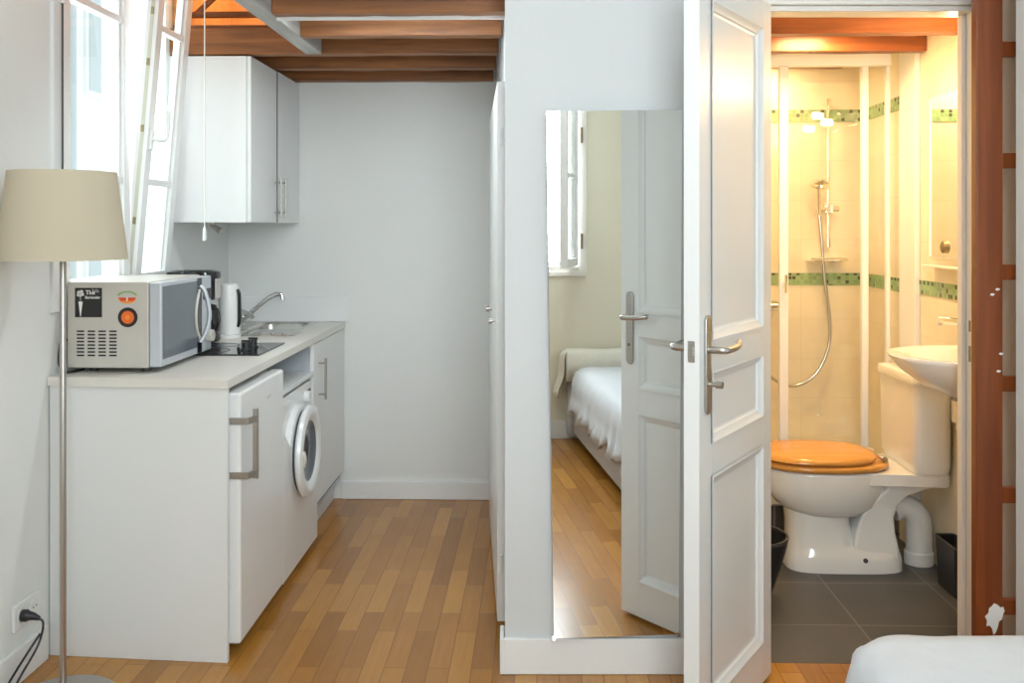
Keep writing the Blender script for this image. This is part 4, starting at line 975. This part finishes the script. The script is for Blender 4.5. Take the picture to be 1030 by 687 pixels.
# shower rail set on back wall
sr = thing('shower_set', 'chrome shower rail with hand shower and looping hose on the shower wall', 'shower set', (1.36, YB-.02, 1.2))
rx, ry = 1.455, YB-.065
bm = nb(); tube(bm, [(rx, ry, 1.30), (rx, ry, 2.03)], .010, 14)
for z in (1.315, 2.015): tube(bm, [(rx, ry, z), (rx, YB-.02, z)], .012, 12); lathe(bm, [(.014, z-.02), (.014, z+.02)], (rx, ry), 14)
rl = obj('rail', bm, M['chrome'], sr)
bm = nb(); tube(bm, [(rx-.06, ry-.02, 1.485), (rx+.05, ry-.01, 1.485)], .016, 14); box(bm, rx-.02, rx+.02, ry-.03, ry+.015, 1.462, 1.508); obj('slider', bm, M['chrome'], sr, .004)
bm = nb(); tube(bm, smooth_path([(rx-.055, ry-.04, 1.455), (rx-.06, ry-.05, 1.52), (rx-.066, ry-.07, 1.585), (rx-.07, ry-.09, 1.60)], 4), [.011]*9+[.013, .016, .02, .022], 14)
mt_ = Matrix.Translation((rx-.07, ry-.10, 1.605)) @ Matrix.Rotation(R(22), 4, 'X')
lathe(bm, [(.03, -.012), (.05, -.010), (.052, 0), (.045, .012), (.02, .022), (.004, .024)], (0, 0), 28, mt_); obj('hand_shower', bm, M['chrome'], sr)
bm = nb(); tube(bm, smooth_path([(rx-.055, ry-.04, 1.455), (rx-.045, ry-.045, 1.35), (rx-.03, ry-.045, 1.15), (rx-.005, ry-.045, .95), (rx-.01, ry-.045, .80), (rx-.07, ry-.045, .67), (rx-.16, ry-.045, .61), (rx-.25, ry-.045, .62), (rx-.33, ry-.045, .70), (rx-.37, ry-.045, .85), (rx-.37, ry-.03, .96)], 7), .0075, 10); obj('hose', bm, M['nickel'], sr)
bm = nb(); box(bm, rx-.10, rx+.08, ry-.06, YB-.02, 1.225, 1.232); tube(bm, [(rx-.1, ry-.06, 1.24), (rx+.08, ry-.06, 1.24)], .004, 8); obj('soap_shelf', bm, M['chrome'], sr)
mx_ = thing('shower_mixer', 'chrome shower mixer on the wall where the hose starts', 'mixer', (rx-.37, YB-.02, 1.0))
bm = nb(); tube(bm, [(rx-.46, YB-.06, 1.0), (rx-.28, YB-.06, 1.0)], .022, 18); tube(bm, [(rx-.44, YB-.06, 1.0), (rx-.44, YB-.016, 1.0)], .016, 12); tube(bm, [(rx-.30, YB-.06, 1.0), (rx-.30, YB-.016, 1.0)], .016, 12)
obj('mixer_body', bm, M['chrome'], mx_)
bm = nb(); tube(bm, [(rx-.49, YB-.06, 1.0), (rx-.46, YB-.06, 1.0)], .026, 18); tube(bm, [(rx-.28, YB-.06, 1.0), (rx-.25, YB-.06, 1.0)], .026, 18); obj('control_knob', bm, M['chrome'], mx_, .002)

# ------------------------------------------------------------------ loft lamp (unseen, guessed from the orange glow above the kitchen)
ll = thing('loft_lamp', 'unseen warm bulb lamp hanging in the loft above the kitchen', 'light', (-1.15, 4.55, 3.4))
bm = nb(); tube(bm, [(-1.15, 4.55, 3.4), (-1.15, 4.55, 3.0)], .004, 8); obj('cord', bm, M['cord'], ll)
bm = nb(); lathe(bm, [(.018, 2.96), (.018, 3.005)], (-1.15, 4.55), 14); obj('lamp_holder', bm, M['plastic'], ll)
bm = nb(); bmesh.ops.create_uvsphere(bm, u_segments=16, v_segments=10, radius=.035, matrix=Matrix.Translation((-1.15, 4.55, 2.925))); obj('bulb', bm, M['bulb'], ll)

# ------------------------------------------------------------------ lights
def lamp(name, kind, loc, energy, col, size=.1, rot=None, sy=None):
    l = bpy.data.lights.new(name, kind); l.energy = energy; l.color = col
    if kind == 'AREA':
        l.size = size
        if sy: l.shape = 'RECTANGLE'; l.size_y = sy
    else: l.shadow_soft_size = size
    o = bpy.data.objects.new(name, l); COL.objects.link(o); o.location = loc
    if rot: o.rotation_euler = rot
    return o
lamp('daylight_left_window', 'AREA', (XL-.50, 3.95, 1.85), 22, (.86, .96, 1), .9, (R(90), 0, R(-120)), 1.3)
lamp('daylight_rear_window', 'AREA', (.31, YR-.45, 1.80), 62, (.84, .94, 1), 1.1, (R(90), 0, 0), 1.3)
for i, (x, y, z) in enumerate(bulbs):
    lamp('spot_bulb_light', 'POINT', (x-.04, y+.02, z), 2.5, (1, .67, .32), .02)
lamp('bath_fill_light', 'AREA', (1.15, 3.90, 2.20), 9, (1, .70, .34), .17)  # fill from the added bathroom ceiling light
lamp('shower_fill_light', 'AREA', (1.12, 4.69, 2.20), 3.8, (1, .74, .40), .13)  # fill from the added light over the shower
lamp('room_fill_light', 'POINT', (.25, 1.35, 2.50), 14, (.86, .95, 1), .15)  # added room fill, no such lamp in view
lamp('kitchen_fill_light', 'AREA', (-.50, 3.40, 2.168), 5.5, (.86, .96, 1), .56, None, .05)  # fill from the added batten, aimed down into the kitchen
lamp('loft_bulb_light', 'POINT', (-1.15, 4.55, 2.88), 13, (1, .72, .38), .04)

# world: bright hazy sky
W = bpy.data.worlds.new('sky'); S.world = W; W.use_nodes = True
bg = W.node_tree.nodes['Background']; bg.inputs[0].default_value = (.86, .955, 1, 1); bg.inputs[1].default_value = 1.15

# ------------------------------------------------------------------ camera
cam = bpy.data.cameras.new('camera'); co = bpy.data.objects.new('camera', cam); COL.objects.link(co)
cam.sensor_width = 36; cam.lens = 36*960/1030; cam.clip_start = .02
cam.shift_y = -(343.5-228)/1030
co.location = (0, 0, EYE); co.rotation_euler = (R(90), 0, math.atan(25/960))
S.camera = co
S.view_settings.view_transform = 'Standard'; S.view_settings.look = 'None'
S.view_settings.exposure = .5; S.view_settings.gamma = 1; S.view_settings.use_curve_mapping = False
